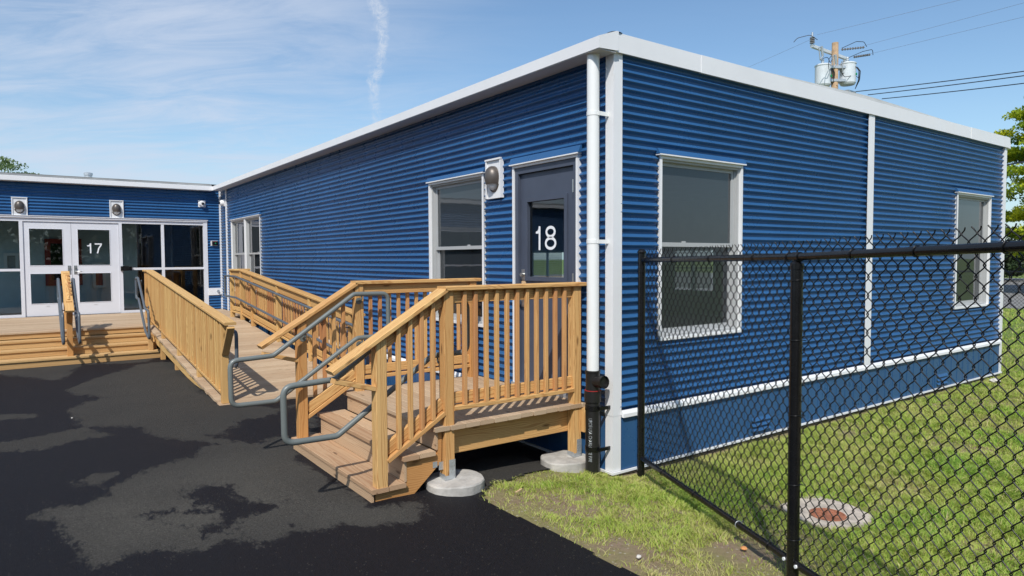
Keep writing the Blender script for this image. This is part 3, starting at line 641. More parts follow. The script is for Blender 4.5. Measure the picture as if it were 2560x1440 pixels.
# door 18 -------------------------------------------------------------
s = MB()
FL.box(s, 0.454, 0.480, -0.02, 0.030, 0.60, 2.885); FL.box(s, 1.459, 1.485, -0.02, 0.030, 0.60, 2.885); FL.box(s, 0.480, 1.459, -0.02, 0.030, 2.860, 2.885)
d18 = s.build('door', M['white'], B18, 'slate grey door with the number 18')
h = MB(); FL.box(h, 0.43, 1.51, 0.0, 0.055, 2.8855, 2.897); h.build('drip_cap', M['white'], d18)
h = MB(); FL.prism(h, [(0.004, 2.898), (0.050, 2.898), (0.022, 2.965), (0.004, 2.968)], 0.42, 1.52); h.build('flashing', M['blue'], d18)
s = MB()
FL.box(s, 0.480, 0.535, -0.12, 0.012, 0.60, 2.860); FL.box(s, 1.404, 1.459, -0.12, 0.012, 0.60, 2.860); FL.box(s, 0.535, 1.404, -0.12, 0.012, 2.795, 2.860)
s.build('frame', M['door'], d18)
s = MB(); gy0, gy1, gz0, gz1 = 0.690, 1.275, 1.735, 2.500
for (a, b, c, d) in wall_rects(0.538, 1.401, 0.625, 2.790, [(gy0, gy1, gz0, gz1)]): FL.box(s, a, b, -0.065, -0.022, c, d)
slab = s.build('slab', M['door'], d18)
s = MB(); m_ = 0.042
FL.box(s, gy0 - m_, gy0, -0.024, -0.006, gz0 - m_, gz1 + m_); FL.box(s, gy1, gy1 + m_, -0.024, -0.006, gz0 - m_, gz1 + m_)
FL.box(s, gy0, gy1, -0.024, -0.006, gz0 - m_, gz0); FL.box(s, gy0, gy1, -0.024, -0.006, gz1, gz1 + m_)
s.build('glazing_bead', M['door'], d18)
s = MB(); FL.plane(s, gy0, gy1, -0.042, gz0, gz1); s.build('pane', M['glass'], d18)
s = MB(); glyph(s, '1', FL, 1.188, 2.006, 0.240, 0.115, -0.040, -1); glyph(s, '8', FL, 1.026, 2.006, 0.240, 0.180, -0.040, -1); s.build('number', M['mark'], d18, 'white number 18')
for z in (2.60, 1.72, 0.85):
    s = MB(); FL.box(s, 0.522, 0.548, -0.021, 0.006, z - 0.06, z + 0.06); s.tube([FL.P(0.537, 0.012, z - 0.06), FL.P(0.537, 0.012, z + 0.06)], 0.009, 8); s.build('hinge', M['steel'], d18)
s = MB(); FL.box(s, 1.315, 1.385, -0.021, -0.012, 1.70, 1.81); s.tube([FL.P(1.35, -0.012, 1.755), FL.P(1.35, 0.02, 1.755)], 0.02, 12); s.build('lock', M['steel'], d18)
s = MB(); FL.box(s, 1.315, 1.385, -0.021, -0.014, 1.60, 1.69); s.build('strike_guard', M['chip'], d18)
s = MB(); FL.box(s, 1.33, 1.385, -0.021, -0.012, 1.42, 1.56); s.tube([FL.P(1.357, -0.012, 1.50), FL.P(1.357, 0.045, 1.50), FL.P(1.25, 0.05, 1.50)], 0.011, 8); s.build('handle', M['steel'], d18)
s = MB(); FL.box(s, 0.45, 1.49, -0.12, 0.05, 0.575, 0.622); s.build('threshold', M['galv'], d18)

# far wing --------------------------------------------------------------
B17 = thing('entrance_wing', (-4.0, 18.0, 0), 'blue corrugated entrance wing with glazed double doors and number 17', 'building')
SF = (-8.0, -0.319, 0.64, 2.925)
s = MB(); corr(s, 'x', 14.475, -1, wall_rects(-26.0, -0.012, 0.54, 3.72, [SF])); s.build('siding', M['blue'], B17)
s = MB(); corr(s, 'y', -26.0, -1, [(14.5, 22.0, 0.54, 3.72)]); s.build('siding', M['blue'], B17)
s = MB(); s.prism([(YD - 0.225, 3.690), (YD - 0.225, 3.790), (YD - 0.012, 3.866), (YD + 0.012, 3.866), (YD + 0.012, 3.705), (YD - 0.02, 3.700)], 'x', -26.2, -0.219)
s.build('fascia', M['white'], B17)
s = MB(); s.box(-26.19, -0.219, YD - 0.218, YD - 0.01, 3.683, 3.6895); s.build('soffit', M['soffit'], B17)
s = MB(); s.prism([(YD - 0.06, 3.860), (YD + 0.5, 3.905), (YD + 8.0, 3.86)], 'x', -26.1, -0.03); s.build('roof', M['roof'], B17)
s = MB(); s.prism([(YD - 0.205, 3.7975), (YD - 0.012, 3.8675), (YD - 0.012, 3.8715), (YD - 0.207, 3.8015)], 'x', -26.1, -0.23); s.build('roof_edge', M['roof_edge'], B17)
s = MB(); s.box(-26.0, 0.0, YD + 8.0, YD + 8.1, 0, 3.86); s.build('rear_wall', M['blue'], B17)
s = MB(); s.prism([(YD - 0.0, 0.02), (YD - 0.0, 0.62), (YD + 0.02, 0.62), (YD + 0.02, 0.02)], 'x', -26.0, -0.02); s.build('skirting', M['skirt'], B17)
s = MB(); s.box(-8.9, -0.05, YD + 0.1, YD + 7.9, 0.5, 0.62); s.build('floor', M['int_floor'], B17)
s = MB(); s.box(-8.9, -0.05, YD + 0.1, YD + 7.9, 3.20, 3.25); s.build('ceiling', M['int_wall'], B17)
s = MB(); s.box(-25.9, -1.78, 16.5, 16.6, 0.62, 3.2); s.box(-1.78, -1.68, 16.5, 22.0, 0.62, 3.2); s.build('interior_wall', M['int_wall'], B17)
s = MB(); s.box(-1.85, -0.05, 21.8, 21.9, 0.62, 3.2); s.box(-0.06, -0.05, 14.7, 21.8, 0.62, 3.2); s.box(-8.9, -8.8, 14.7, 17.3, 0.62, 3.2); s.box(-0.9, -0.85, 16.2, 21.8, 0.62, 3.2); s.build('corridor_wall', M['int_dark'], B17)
# storefront frame
s = MB(); y0, y1 = 0.012, -0.09
FB.box(s, -8.0, -0.319, 0.0, 0.045, 2.885, 2.925); FB.box(s, -8.0, -0.319, y1, y0, 2.805, 2.885)
FB.box(s, -0.415, -0.319, y1, 0.030, 0.64, 2.885)
FB.box(s, -4.245, -4.175, y1, y0, 0.64, 2.805); FB.box(s, -2.300, -2.235, y1, y0, 0.64, 2.805)
FB.box(s, -1.385, -1.320, y1, y0 - 0.004, 0.70, 2.805)
FB.box(s, -2.235, -1.385, y1, y0, 0.64, 0.70); FB.box(s, -1.385, -0.415, y1, y0, 0.64, 0.70); FB.box(s, -8.0, -4.245, y1, y0, 0.64, 0.70)
FB.box(s, -2.235, -1.385, y1, y0 - 0.004, 1.680, 1.735); FB.box(s, -1.320, -0.415, y1, y0 - 0.004, 1.680, 1.735); FB.box(s, -8.0, -4.245, y1, y0 - 0.004, 1.680, 1.735)
st = s.build('storefront', M['alum'], B17, 'glazed entrance screen with pale frames')
for (a, b) in ((-8.0, -4.245), (-2.235, -1.385), (-1.320, -0.415)):
    for (c, d) in ((0.70, 1.68), (1.735, 2.805)):
        g = MB(); FB.plane(g, a, b, -0.04, c, d); g.build('pane', M['glass'], st)
s = MB(); FB.box(s, -8.0, -0.30, 0.0, 0.060, 2.9255, 2.937); s.build('drip_cap', M['white'], st)
def leaf(u0, u1, g0, g1, lbl, lock_u, hd):
    s = MB(); holes = [(g0, g1, 0.936, 1.615), (g0, g1, 1.809, 2.640)]
    for (a, b, c, d) in wall_rects(u0, u1, 0.65, 2.798, holes): FB.box(s, a, b, -0.055, -0.010, c, d)
    dr = s.build('door', M['alum'], B17, lbl)
    for h_ in holes:
        g = MB(); FB.plane(g, h_[0], h_[1], -0.032, h_[2], h_[3]); g.build('pane', M['glass'], dr)
        e = MB(); q = 0.012
        FB.box(e, h_[0] - q, h_[0], -0.012, -0.004, h_[2] - q, h_[3] + q); FB.box(e, h_[1], h_[1] + q, -0.012, -0.004, h_[2] - q, h_[3] + q)
        FB.box(e, h_[0], h_[1], -0.012, -0.004, h_[2] - q, h_[2]); FB.box(e, h_[0], h_[1], -0.012, -0.004, h_[3], h_[3] + q); e.build('glazing_bead', M['alum'], dr)
    l = MB(); FB.box(l, lock_u - 0.03, lock_u + 0.03, -0.010, 0.0, 1.60, 1.80)
    if hd: l.tube([FB.P(lock_u, 0.0, 1.66), FB.P(lock_u, 0.05, 1.66), FB.P(lock_u + 0.13, 0.052, 1.66)], 0.012, 8)
    l.tube([FB.P(lock_u, 0.0, 1.75), FB.P(lock_u, 0.02, 1.75)], 0.022, 10)
    l.build('lever_handle', M['steel'], dr)
    k = MB(); FB.box(k, (g0 + g1) / 2 - 0.03, (g0 + g1) / 2 + 0.03, -0.011, -0.006, 0.868, 0.876); k.build('badge', M['steel'], dr)
    return dr
leaf(-4.172, -3.266, -4.060, -3.437, 'pale left door leaf', -3.32, False)
dr17 = leaf(-3.260, -2.304, -3.134, -2.494, 'pale right door leaf with the number 17', -3.20, True)
s = MB(); glyph(s, '1', FB, -2.975, 2.085, 0.235, 0.135, -0.026); glyph(s, '7', FB, -2.800, 2.085, 0.235, 0.145, -0.026); s.build('number', M['mark'], dr17, 'white number 17')
s = MB(); FB.box(s, -2.285, -2.115, 0.012, 0.075, 1.665, 1.775); lb = s.build('lock_box', M['black'], B17)
s = MB(); FB.box(s, -2.11, -2.05, 0.010, 0.085, 1.670, 1.765); s.build('key_cover', M['dark'], B17)
# hose bib panel
s = MB(); FB.box(s, -0.318, -0.021, 0.0, 0.045, 1.005, 1.190); s.build('bib_panel', M['white'], B17)
s = MB(); s.tube([FB.P(-0.11, 0.04, 1.11), FB.P(-0.11, 0.13, 1.11)], 0.02, 10); s.tube([FB.P(-0.11, 0.10, 1.11), FB.P(-0.06, 0.12, 1.06)], 0.015, 8); s.lathe(FB.P(-0.11, 0.14, 1.11), [(0.0, -0.012), (0.035, -0.012), (0.035, 0.012), (0.0, 0.012)], 12, 'y'); s.build('hose_bib', M['galv'], B17)
# things inside the entrance
bb = thing('notice_board', (-3.4, 16.47, 1.2), 'red framed board on the wall behind the left glass door', 'notice board')
s = MB()
for (a, b, c, d) in wall_rects(-3.74, -2.95, 1.28, 2.47, [(-3.62, -3.07, 1.42, 2.35)]): s.box(a, b, 16.42, 16.495, c, d)
s.build('frame', M['red'], bb); s = MB(); s.box(-3.62, -3.07, 16.45, 16.49, 1.42, 2.35); s.build('panel', M['dark'], bb)
def cabinet(x0, x1, z0, z1, lbl, inner):
    c = thing('wall_cabinet', ((x0 + x1) / 2, 16.45, z0), lbl, 'cabinet', 'cabinets on the entrance wall')
    s = MB()
    for (a, b, e, d) in wall_rects(x0, x1, z0, z1, [(x0 + 0.07, x1 - 0.07, z0 + 0.07, z1 - 0.07)]): s.box(a, b, 16.38, 16.495, e, d)
    s.build('frame', M['white'], c); s = MB(); s.box(x0 + 0.07, x1 - 0.07, 16.46, 16.49, z0 + 0.07, z1 - 0.07); s.build('panel', M[inner], c)
cabinet(-4.57, -4.27, 1.67, 2.11, 'white cabinet behind the window left of the doors', 'int_floor')
cabinet(-2.73, -2.43, 1.19, 1.87, 'white extinguisher cabinet behind the right glass door', 'red')
# roof vent
s = MB(); s.lathe((-2.79, 15.9, 3.86), [(0.085, 0), (0.085, 0.20), (0.10, 0.205), (0.10, 0.26), (0.05, 0.275), (0.0, 0.278)], 20)
tag(s.build('roof_vent', M['galv']), 'small round metal vent on the roof of the entrance wing', 'roof vent')

# ------------------------------------------------------------------ wall fittings
def lamp(F, u, zc, lbl, hw=0.125, scl=1.0, blk=(0.145, 0.205)):
    t = thing('wall_lamp', F.P(u, 0.0, zc - blk[1]), lbl, 'wall lamp', 'wall lamps on white mounting blocks')
    a, b = blk; s = MB()
    F.box(s, u - a, u + a, 0.0, 0.030, zc - b, zc + b)
    for q in ((u - a, u - a + 0.022), (u + a - 0.022, u + a)): F.box(s, q[0], q[1], 0.0302, 0.046, zc - b, zc + b)
    F.box(s, u - a - 0.004, u + a + 0.004, 0.0302, 0.052, zc + b, zc + b + 0.018)
    s.build('mounting_block', M['white'], t)
    # egg shaped body, cut open below by a clear lens
    w0, h0, d0 = 0.096 * scl, 0.138 * scl, 0.105 * scl
    def shell(mb, t0, t1, k):
        n1, n2 = 16, 22; v = []
        for i in range(n1 + 1):
            th = t0 + (t1 - t0) * i / n1
            for j in range(n2 + 1):
                ph = PI * j / n2
                r = math.sin(th); taper = 1.0 - 0.10 * math.cos(th) * -1
                v.append(F.P(u + w0 * k * r * math.cos(ph) * taper, 0.030 + d0 * k * (r ** 0.75 if r > 0 else 0) * math.sin(ph) * taper, zc + 0.005 + h0 * k * math.cos(th)))
        m_ = n2 + 1; mb.add(v, [(i * m_ + j, i * m_ + j + 1, (i + 1) * m_ + j + 1, (i + 1) * m_ + j) for i in range(n1) for j in range(n2)], smooth=True)
    s = MB(); shell(s, 0.001, 2.02, 1.0); s.build('lamp_body', M['bronze'], t)
    s = MB(); shell(s, 2.02, PI - 0.001, 0.90); s.build('lens', M['lens'], t)
    s = MB(); pts = [F.P(u + w0 * math.sin(th) * 1.02 * (-1), 0.034, zc + 0.005 + h0 * math.cos(th)) for th in np.linspace(2.0, PI, 8)] + [F.P(u + w0 * math.sin(th) * 1.02, 0.034, zc + 0.005 + h0 * math.cos(th)) for th in np.linspace(PI, 2.0, 8)]
    s.tube(pts, 0.009, 8); s.build('rim', M['bronze'], t)
lamp(FL, 1.822, 2.782, 'egg shaped bronze wall lamp beside door 18')
lamp(FB, -4.218, 3.115, 'bronze wall lamp above the left jamb of the double doors')
lamp(FB, -2.335, 3.130, 'bronze wall lamp above the right jamb of the double doors')
def dome(P0, F, u, z, lbl):
    t = thing('security_camera', F.P(u, 0, z - 0.09), lbl, 'security camera', 'dome cameras in the inner corner')
    s = MB(); F.box(s, u - 0.085, u + 0.085, 0.0, 0.035, z - 0.085, z + 0.085); s.build('back_plate', M['white'], t)
    ax = 'y' if F.axis == 'x' else 'x'; c = F.P(u, 0.035, z)
    s = MB(); s.lathe(c, [(0.078, 0.0), (0.074, -0.05), (0.055, -0.085), (0.0, -0.087)], 20, ax); s.build('housing', M['white'], t)
    s = MB(); c2 = F.P(u + 0.010, 0.085, z); s.lathe((c2[0], c2[1], c2[2] - 0.005), [(0.045 * math.cos(a), -0.062 * math.sin(a)) for a in np.linspace(0, PI / 2, 7)], 16, ax); s.build('dome', M['dark'], t)
dome(0, FB, -0.435, 3.355, 'white dome camera on the entrance wing wall'); dome(0, FL, 13.98, 3.36, 'white dome camera on the side wall beside the inner corner')
t = thing('call_box', (-0.17, 14.4, 2.28), 'small black call box with a white surround right of the glazed screen', 'call box')
s = MB(); FB.box(s, -0.245, -0.075, 0.0, 0.03, 2.285, 2.415); s.build('surround', M['white'], t)
s = MB(); FB.box(s, -0.215, -0.080, 0.0302, 0.075, 2.295, 2.405); s.build('housing', M['black'], t)
s = MB(); FB.box(s, -0.150, -0.125, 0.0752, 0.077, 2.335, 2.360); s.build('call_light', M['green'], t)
s = MB(); FB.box(s, -0.20, -0.10, 0.0752, 0.077, 2.385, 2.393); s.build('stripe', M['red'], t)

# downspout ---------------------------------------------------------------
t = thing('downspout', (-0.13, 0.12, -0.05), 'white round downspout feeding a black drain pipe at the corner', 'downspout')
s = MB(); s.tube([(-0.13, 0.12, 0.90), (-0.13, 0.12, 3.692)], 0.054, 28); s.build('pipe', M['pvc'], t)
for z in (3.176, 2.067):
    s = MB(); s.tube([(-0.13, 0.12, z - 0.017), (-0.13, 0.12, z + 0.017)], 0.0575, 28); s.box(-0.125, -0.001, 0.058, 0.070, z - 0.017, z + 0.017); s.build('bracket', M['pvc'], t)
s = MB(); s.tube([(-0.13, 0.12, 0.745), (-0.13, 0.12, 0.93)], 0.063, 28); s.tube([(-0.13, 0.12, 0.915), (-0.13, 0.12, 0.932)], 0.068, 28)
s.tube([(-0.13, 0.10, 0.835), (-0.13, -0.02, 0.845)], 0.051, 24, caps=False); s.tube([(-0.13, 0.005, 0.843), (-0.13, -0.03, 0.845)], 0.057, 24, caps=False); s.tube([(-0.13, -0.005, 0.844), (-0.13, -0.006, 0.844)], 0.051, 24); s.build('tee', M['iron'], t)
s = MB(); s.tube([(-0.13, 0.12, 0.655), (-0.13, 0.12, 0.752)], 0.075, 28); s.build('coupling', M['iron'], t)
s = MB(); s.tube([(-0.13, 0.12, 0.7525), (-0.13, 0.12, 0.757)], 0.0725, 28); s.build('seal_ring', M['red'], t)
s = MB(); s.tube([(-0.13, 0.12, -0.25), (-0.13, 0.12, 0.66)], 0.064, 28); dp = s.build('drain_pipe', M['iron'], t)
for z in (0.60, 0.235):
    s = MB(); s.tube([(-0.13, 0.12, z - 0.022), (-0.13, 0.12, z + 0.022)], 0.068, 28); s.box(-0.13, 0.0, 0.030, 0.045, z - 0.015, z + 0.015); s.build('strap', M['black'], t)
# printed words running down the drain pipe, wrapped round it
def wrapped_text(txt, ang, ztop, size, parent):
    cu = bpy.data.curves.new('t', 'FONT'); cu.body = txt; cu.size = size; cu.resolution_u = 3
    ob = bpy.data.objects.new('t', cu); col.objects.link(ob); dg = bpy.context.evaluated_depsgraph_get()
    me = bpy.data.meshes.new_from_object(ob.evaluated_get(dg)); vs = [v.co.copy() for v in me.vertices]; fs = [tuple(p.vertices) for p in me.polygons]
    bpy.data.objects.remove(ob); mb = MB(); r = 0.0655; v = []
    for c in vs:
        a = ang - (c.y - size * 0.35) / r * -1
        v.append((-0.13 + r * math.cos(a), 0.12 + r * math.sin(a), ztop - c.x * 0.66))
    mb.add(v, fs); return mb.build('printing', M['galv'], parent)
wrapped_text('UPC\u00ae USA CHARLOTTE PIPE', math.radians(209), 0.515, 0.046, dp)

# ------------------------------------------------------------------ timber work
def brk(mb, c, r=0.03): pass
def railing(root, P0, P1, out, base0, base1, posts, ptop=None, wood='rail_wood', bwood='bal_wood', spacing=0.118, cap_h=1.11, ext0=0.0, ext1=0.0, ledge_h=0.13, skip=(), bal=True, cap=True, post_w=0.089, band_h=0.10, segs_at=None, posts_bottom=None):
    """rail between P0 and P1 (xy); base heights at the ends; 'out' = unit vector to the outer (baluster) side"""
    P0 = Vector((P0[0], P0[1], 0)); P1 = Vector((P1[0], P1[1], 0)); d = P1 - P0; L = d.length; d.normalize(); out = Vector((out[0], out[1], 0))
    zb = lambda s_: base0 + (base1 - base0) * s_ / L
    pt = lambda s_, o_, h_: P0 + d * s_ + out * o_ + Vector((0, 0, zb(s_) + h_))
    pw = post_w
    for i, s_ in enumerate(posts):
        pb = (posts_bottom[i] if posts_bottom and posts_bottom[i] is not None else zb(s_))
        mb = MB(); p = P0 + d * s_; mb.board((p.x, p.y, pb), (p.x, p.y, zb(s_) + cap_h - 0.036), pw, pw, up=(out.x, out.y, 0)); mb.build('post', M[wood], root)
    slope = Vector((d.x, d.y, (base1 - base0) / L)).normalized()
    if cap:
        mb = MB(); mb.board(pt(-ext0, 0.005, cap_h - 0.018), pt(L + ext1, 0.005, cap_h - 0.018), 0.140, 0.036, ch=0.006); mb.build('cap_rail', M[wood], root)
    segs = sorted(segs_at if segs_at else posts); runs = []
    for a, b in zip(segs[:-1], segs[1:]): runs.append((a + pw / 2, b - pw / 2))
    # inner bands run post to post behind the balusters
    for (h0, hh, o_) in ((cap_h - 0.037 - band_h / 2, band_h, -0.005), (ledge_h + 0.028 + 0.05, 0.089, -0.005)):
        for a, b in runs:
            mb = MB(); mb.board(pt(a, o_, h0), pt(b, o_, h0), hh, 0.036, up=(out.x, out.y, 0)); mb.build('band', M[wood], root)
    for a, b in runs:
        mb = MB(); mb.board(pt(a, 0.008, ledge_h), pt(b, 0.008, ledge_h), 0.086, 0.036, ch=0.004); mb.build('bottom_rail', M[wood], root)
        if bal:
            n = max(1, int(round((b - a) / spacing)) - 1)
            for k in range(n):
                s_ = a + (b - a) * (k + 1) / (n + 1)
                mb = MB(); q0 = pt(s_, 0.032, ledge_h + 0.020); q1 = pt(s_, 0.032, cap_h - 0.046)
                mb.board(q0, q1, 0.034, 0.034, up=(out.x, out.y, 0), ch=0.003); mb.build('baluster', M[bwood], root)
    return zb

# stair and landing in front of door 18
L18 = thing('timber_landing', (-1.0, 1.28, 0.1), 'timber landing with steps and railings in front of door 18', 'landing')
YN, YF = 0.395, 2.155          # post centre lines of the near and far rails
s = MB(); x = -1.60; k = 0
while x < -0.02:
    e = min(x + 0.1395, -0.015); j = random.uniform(-0.008, 0.008); s.bx(x, e - 0.004, 0.333 + j, 2.225 + j, 0.554, 0.590); x = e
s.build('decking', M['deck_wood'], L18)
for (x0, zt) in ((-2.135, 0.203), (-1.875, 0.405)):
    s = MB(); s.bx(x0, x0 + 0.137, 0.345, 2.215, zt - 0.036, zt); s.bx(x0 + 0.142, x0 + 0.285, 0.350, 2.210, zt - 0.036, zt); s.build('tread', M['tread_wood'], L18)
for (x0, z0, z1) in ((-2.126, 0.04, 0.166), (-1.852, 0.200, 0.368), (-1.575, 0.402, 0.553)):
    s = MB(); s.bx(x0, x0 + 0.020, 0.38, 2.18, z0, z1); s.build('riser', M['tread_wood'], L18)
for y in (0.385, 1.25, 2.135):
    s = MB(); s.prism([(-2.088, 0.06), (-1.80, 0.06), (-1.52, 0.30), (-1.515, 0.552), (-1.554, 0.552), (-1.554, 0.368), (-1.831, 0.368), (-1.831, 0.166), (-2.088, 0.166)], 'y', y, y + 0.038); s.build('stringer', M['rail_wood'], L18)
s = MB(); s.bx(-1.395, -0.02, 0.443, 0.481, 0.325, 0.553); s.build('rim_joist', M['rail_wood'], L18)
s = MB(); s.bx(-1.395, -0.02, 2.07, 2.108, 0.325, 0.553); s.build('rim_joist', M['rail_wood'], L18)
s = MB(); s.bx(-1.510, -1.472, 0.45, 2.10, 0.325, 0.553); s.build('rim_joist', M['rail_wood'], L18)
for yy in (0.85, 1.25, 1.65):
    s = MB(); s.bx(-1.47, -0.02, yy, yy + 0.038, 0.36, 0.553); s.build('joist', M['rail_wood'], L18)
s = MB(); s.bx(-0.058, -0.008, 0.31, 0.42, 0.325, 0.553); s.build('rim_joist', M['rail_wood'], L18)
s = MB(); s.box(-0.040, -0.028, 0.3075, 0.3095, 0.445, 0.500); s.build('paint_mark', M['green'], L18)
for (yc, o_) in ((YN, -1), (YF, 1)):
    railing(L18, (-1.460, yc), (-0.105, yc), (0, o_), 0.590, 0.590, [0.0, 1.355], cap_h=1.113, ext0=0.045, ext1=0.10, spacing=0.105, posts_bottom=[0.16, 0.105])
    # sloping side of the steps
    z0, z1 = 0.272, 0.590+0.012
    railing(L18, (-2.045, yc), (-1.460, yc), (0, o_), z0 - 0.05, z1 - 0.028, [0.0], segs_at=[0.0, 0.585], cap_h=1.135, ext0=0.385, ext1=-0.028, spacing=0.105, posts_bottom=[0.203, 0.60], ledge_h=0.145)
    s = MB(); s.board((-2.405, yc, 1.045), (-2.09, yc, 0.955), 0.085, 0.036, up=(0, 0, 1)); s.build('brace', M['rail_wood'], L18)
def strap(x, y, z, sx=1):
    s = MB(); s.box(x - 0.047, x + 0.047, y - 0.0472, y - 0.0452, z, z + 0.035); s.box(x - 0.01, x + 0.047, y - 0.0475, y - 0.0453, z + 0.0352, z + 0.16)
    s.box(x - 0.0473, x - 0.0453, y - 0.045, y + 0.045, z, z + 0.045)
    b = s.build('post_bracket', M['galv'], L18)
    n = MB()
    for i, (a, c) in enumerate([(0.008, 0.06), (0.035, 0.06), (0.02, 0.085), (0.008, 0.11), (0.035, 0.11), (0.02, 0.14), (0.035, 0.03)]):
        n.tube([(x + a, y - 0.0475, z + c), (x + a, y - 0.051, z + c)], 0.0042, 7)
    n.build('nail', M['steel'], b)
strap(-1.46, YN, 0.152); strap(-0.105, YN, 0.100)
s = MB(); s.box(-1.545, -1.50, 0.3815, 0.3835, 0.235, 0.30); s.build('angle_bracket', M['galv'], L18)
s = MB(); s.box(-1.60, -1.56, 0.3815, 0.3835, 0.262, 0.31); s.build('angle_bracket', M['galv'], L18)

def loop_handrail(root, T0, pts, axis, c, m, posts, name='handrail'):
    """closed grab-rail loop lying in a vertical plane; pts are (along, z)"""
    P = [(a, c, z) if axis == 'x' else (c, a, z) for a, z in pts]
    s = MB(); s.tube(fillet(P, 0.075, 6, closed=True), 0.0225, 14, closed=True); h = s.build(name, M[m], root)
    for (a, z, side) in posts:
        q = MB()
        p = (a, c, z) if axis == 'x' else (c, a, z); d = Vector((0, side, 0)) if axis == 'x' else Vector((side, 0, 0))
        p = Vector(p); e = p + d * 0.075 - Vector((0, 0, 0.075))
        q.tube(fillet([p, p - Vector((0, 0, 0.06)), e + Vector((0, 0, 0.0))], 0.02, 4), 0.009, 8)
        q.lathe(tuple(e), [(0.0, -0.004), (0.033, -0.004), (0.033, 0.006), (0.0, 0.006)], 16, 'y' if axis == 'x' else 'x'); q.build('bracket', M[m], h)
    return h
LP = [(-1.185, 1.572), (-1.55, 1.577), (-2.345, 1.035), (-2.722, 1.020), (-2.718, 0.615), (-2.330, 0.610), (-1.52, 1.140), (-1.185, 1.145)]
loop_handrail(L18, 0, LP, 'x', 2.035, 'pipe_grey', [(-1.47, 1.577, 1), (-2.04, 1.243, 1), (-2.04, 0.80, 1), (-1.47, 1.14, 1)])
loop_handrail(L18, 0, [(a, z - 0.003) for a, z in LP], 'x', 0.520, 'pipe_grey', [(-1.47, 1.574, -1), (-2.04, 1.24, -1), (-2.04, 0.797, -1), (-1.47, 1.14, -1)])

# piers
def pier(x, y, r, z0, z1, lbl):
    s = MB(); n = 40; prof = [(r * 1.0, z0), (r, z1 - 0.012), (r * 0.97, z1), (r * 0.55, z1 + 0.003), (0, z1 + 0.004)]
    s.lathe((x, y, 0), prof, n)
    for i, v in enumerate(s.v):
        k = 1 + 0.012 * math.sin(i % n * 0.9) + 0.01 * math.sin((i % n) * 2.3); s.v[i] = (x + (v[0] - x) * k, y + (v[1] - y) * k, v[2] + 0.004 * math.sin(i % n * 0.5))
    return tag(s.build('concrete_pier', M['concrete']), lbl, 'concrete pier', 'round concrete piers under the landing')
pier(-1.41, 0.365, 0.237, -0.3, 0.150, 'round concrete pier under the landing post beside the steps')
pier(-0.20, 0.42, 0.222, -0.3, 0.097, 'round concrete pier under the landing post beside the drain pipe')
pier(-1.45, 2.2, 0.2, -0.3, 0.150, 'concrete pier hidden under the far side of the landing'); pier(-0.2, 2.2, 0.2, -0.3, 0.09, 'concrete pier by the wall under the far side of the landing')

# ramp ----------------------------------------------------------------------
RAMP = thing('access_ramp', (-1.33, 7.7, 0.1), 'long timber access ramp along the blue wall with slatted railings', 'ramp')
y0r, y1r, zr0, zr1 = 4.66, 10.80, 0.095, 0.640
zr = lambda y: zr0 + (zr1 - zr0) * min(1, (y - y0r) / (y1r - y0r))
s = MB(); y = y0r
while y < y1r - 0.02:
    e = min(y + 0.1405, y1r); zc0, zc1 = zr(y), zr(e); j = random.uniform(-0.010, 0.006)
    p0 = Vector((-2.240 + j, (y + e) / 2, (zc0 + zc1) / 2 - 0.018)); p1 = Vector((-0.395, p0.y, p0.z))
    s.board(p0, p1, e - y - 0.004, 0.036, up=(0, -(zr1 - zr0) / (y1r - y0r), 1)); y = e
s.build('decking', M['deck_wood'], RAMP)
for xx in (-2.195, -1.3, -0.47):
    s = MB(); s.prism([(y0r + 0.10, zr(y0r + .1) - 0.04), (y0r + 0.10, zr(y0r + .1) - 0.06), (7.0, zr(7.0) - 0.19), (y1r, zr1 - 0.24), (y1r, zr1 - 0.04)], 'x', xx, xx + 0.038); s.build('joist', M['ramp_wood'], RAMP)
for yy in (8.0, 9.45):
    s = MB(); s.bx(-2.19, -2.11, yy, yy + 0.089, 0.0, zr(yy) - 0.04); s.build('leg', M['ramp_wood'], RAMP)
lr_posts = [4.765, 6.24, 7.77, 9.28, 10.76]
xl = -2.155; yb0 = lr_posts[0]
railing(RAMP, (xl, lr_posts[0]), (xl, 10.76), (-1, 0), zr(lr_posts[0]), zr(10.76), [q - yb0 for q in lr_posts], wood='ramp_wood', bwood='ramp_wood', cap_h=1.085, ext0=0.37, ext1=0.05, spacing=0.128)
railing(RAMP, (xl, 10.76), (xl, 11.20), (-1, 0), 0.64, 0.64, [0.44], segs_at=[0.0, 0.44], wood='ramp_wood', bwood='ramp_wood', cap_h=1.085, ext0=-0.05, ext1=0.05, spacing=0.13)
s = MB(); s.board((xl, 4.40, 1.095), (xl, 4.72, 0.73), 0.089, 0.036, up=(0, 1, 0.9)); s.build('brace', M['ramp_wood'], RAMP)
xr = -0.405; rp = [4.86, 6.55, 8.27, 9.96, 11.62]; zrr = lambda y: zr(y)
railing(RAMP, (xr, rp[0]), (xr, 10.80), (1, 0), zr(rp[0]), 0.64, [q - rp[0] for q in rp[:-1]] + [10.80 - rp[0]], wood='ramp_wood', bwood='bal_wood', cap_h=1.075, band_h=0.135, ext0=0.30, ext1=0.0, spacing=0.150)
railing(RAMP, (xr, 10.80), (xr, 11.66), (1, 0), 0.64, 0.64, [0.86], segs_at=[0.0, 0.86], wood='ramp_wood', bwood='bal_wood', cap_h=1.075, band_h=0.135, ext0=0.0, ext1=0.05, spacing=0.15)
s = MB(); s.bx(xr + 0.02, -0.02, 11.60, 11.74, 1.680, 1.716); s.build('cap_rail', M['ramp_wood'], RAMP)
s = MB(); s.bx(xr + 0.05, -0.06, 11.65, 11.686, 1.590, 1.678); s.build('band', M['ramp_wood'], RAMP)
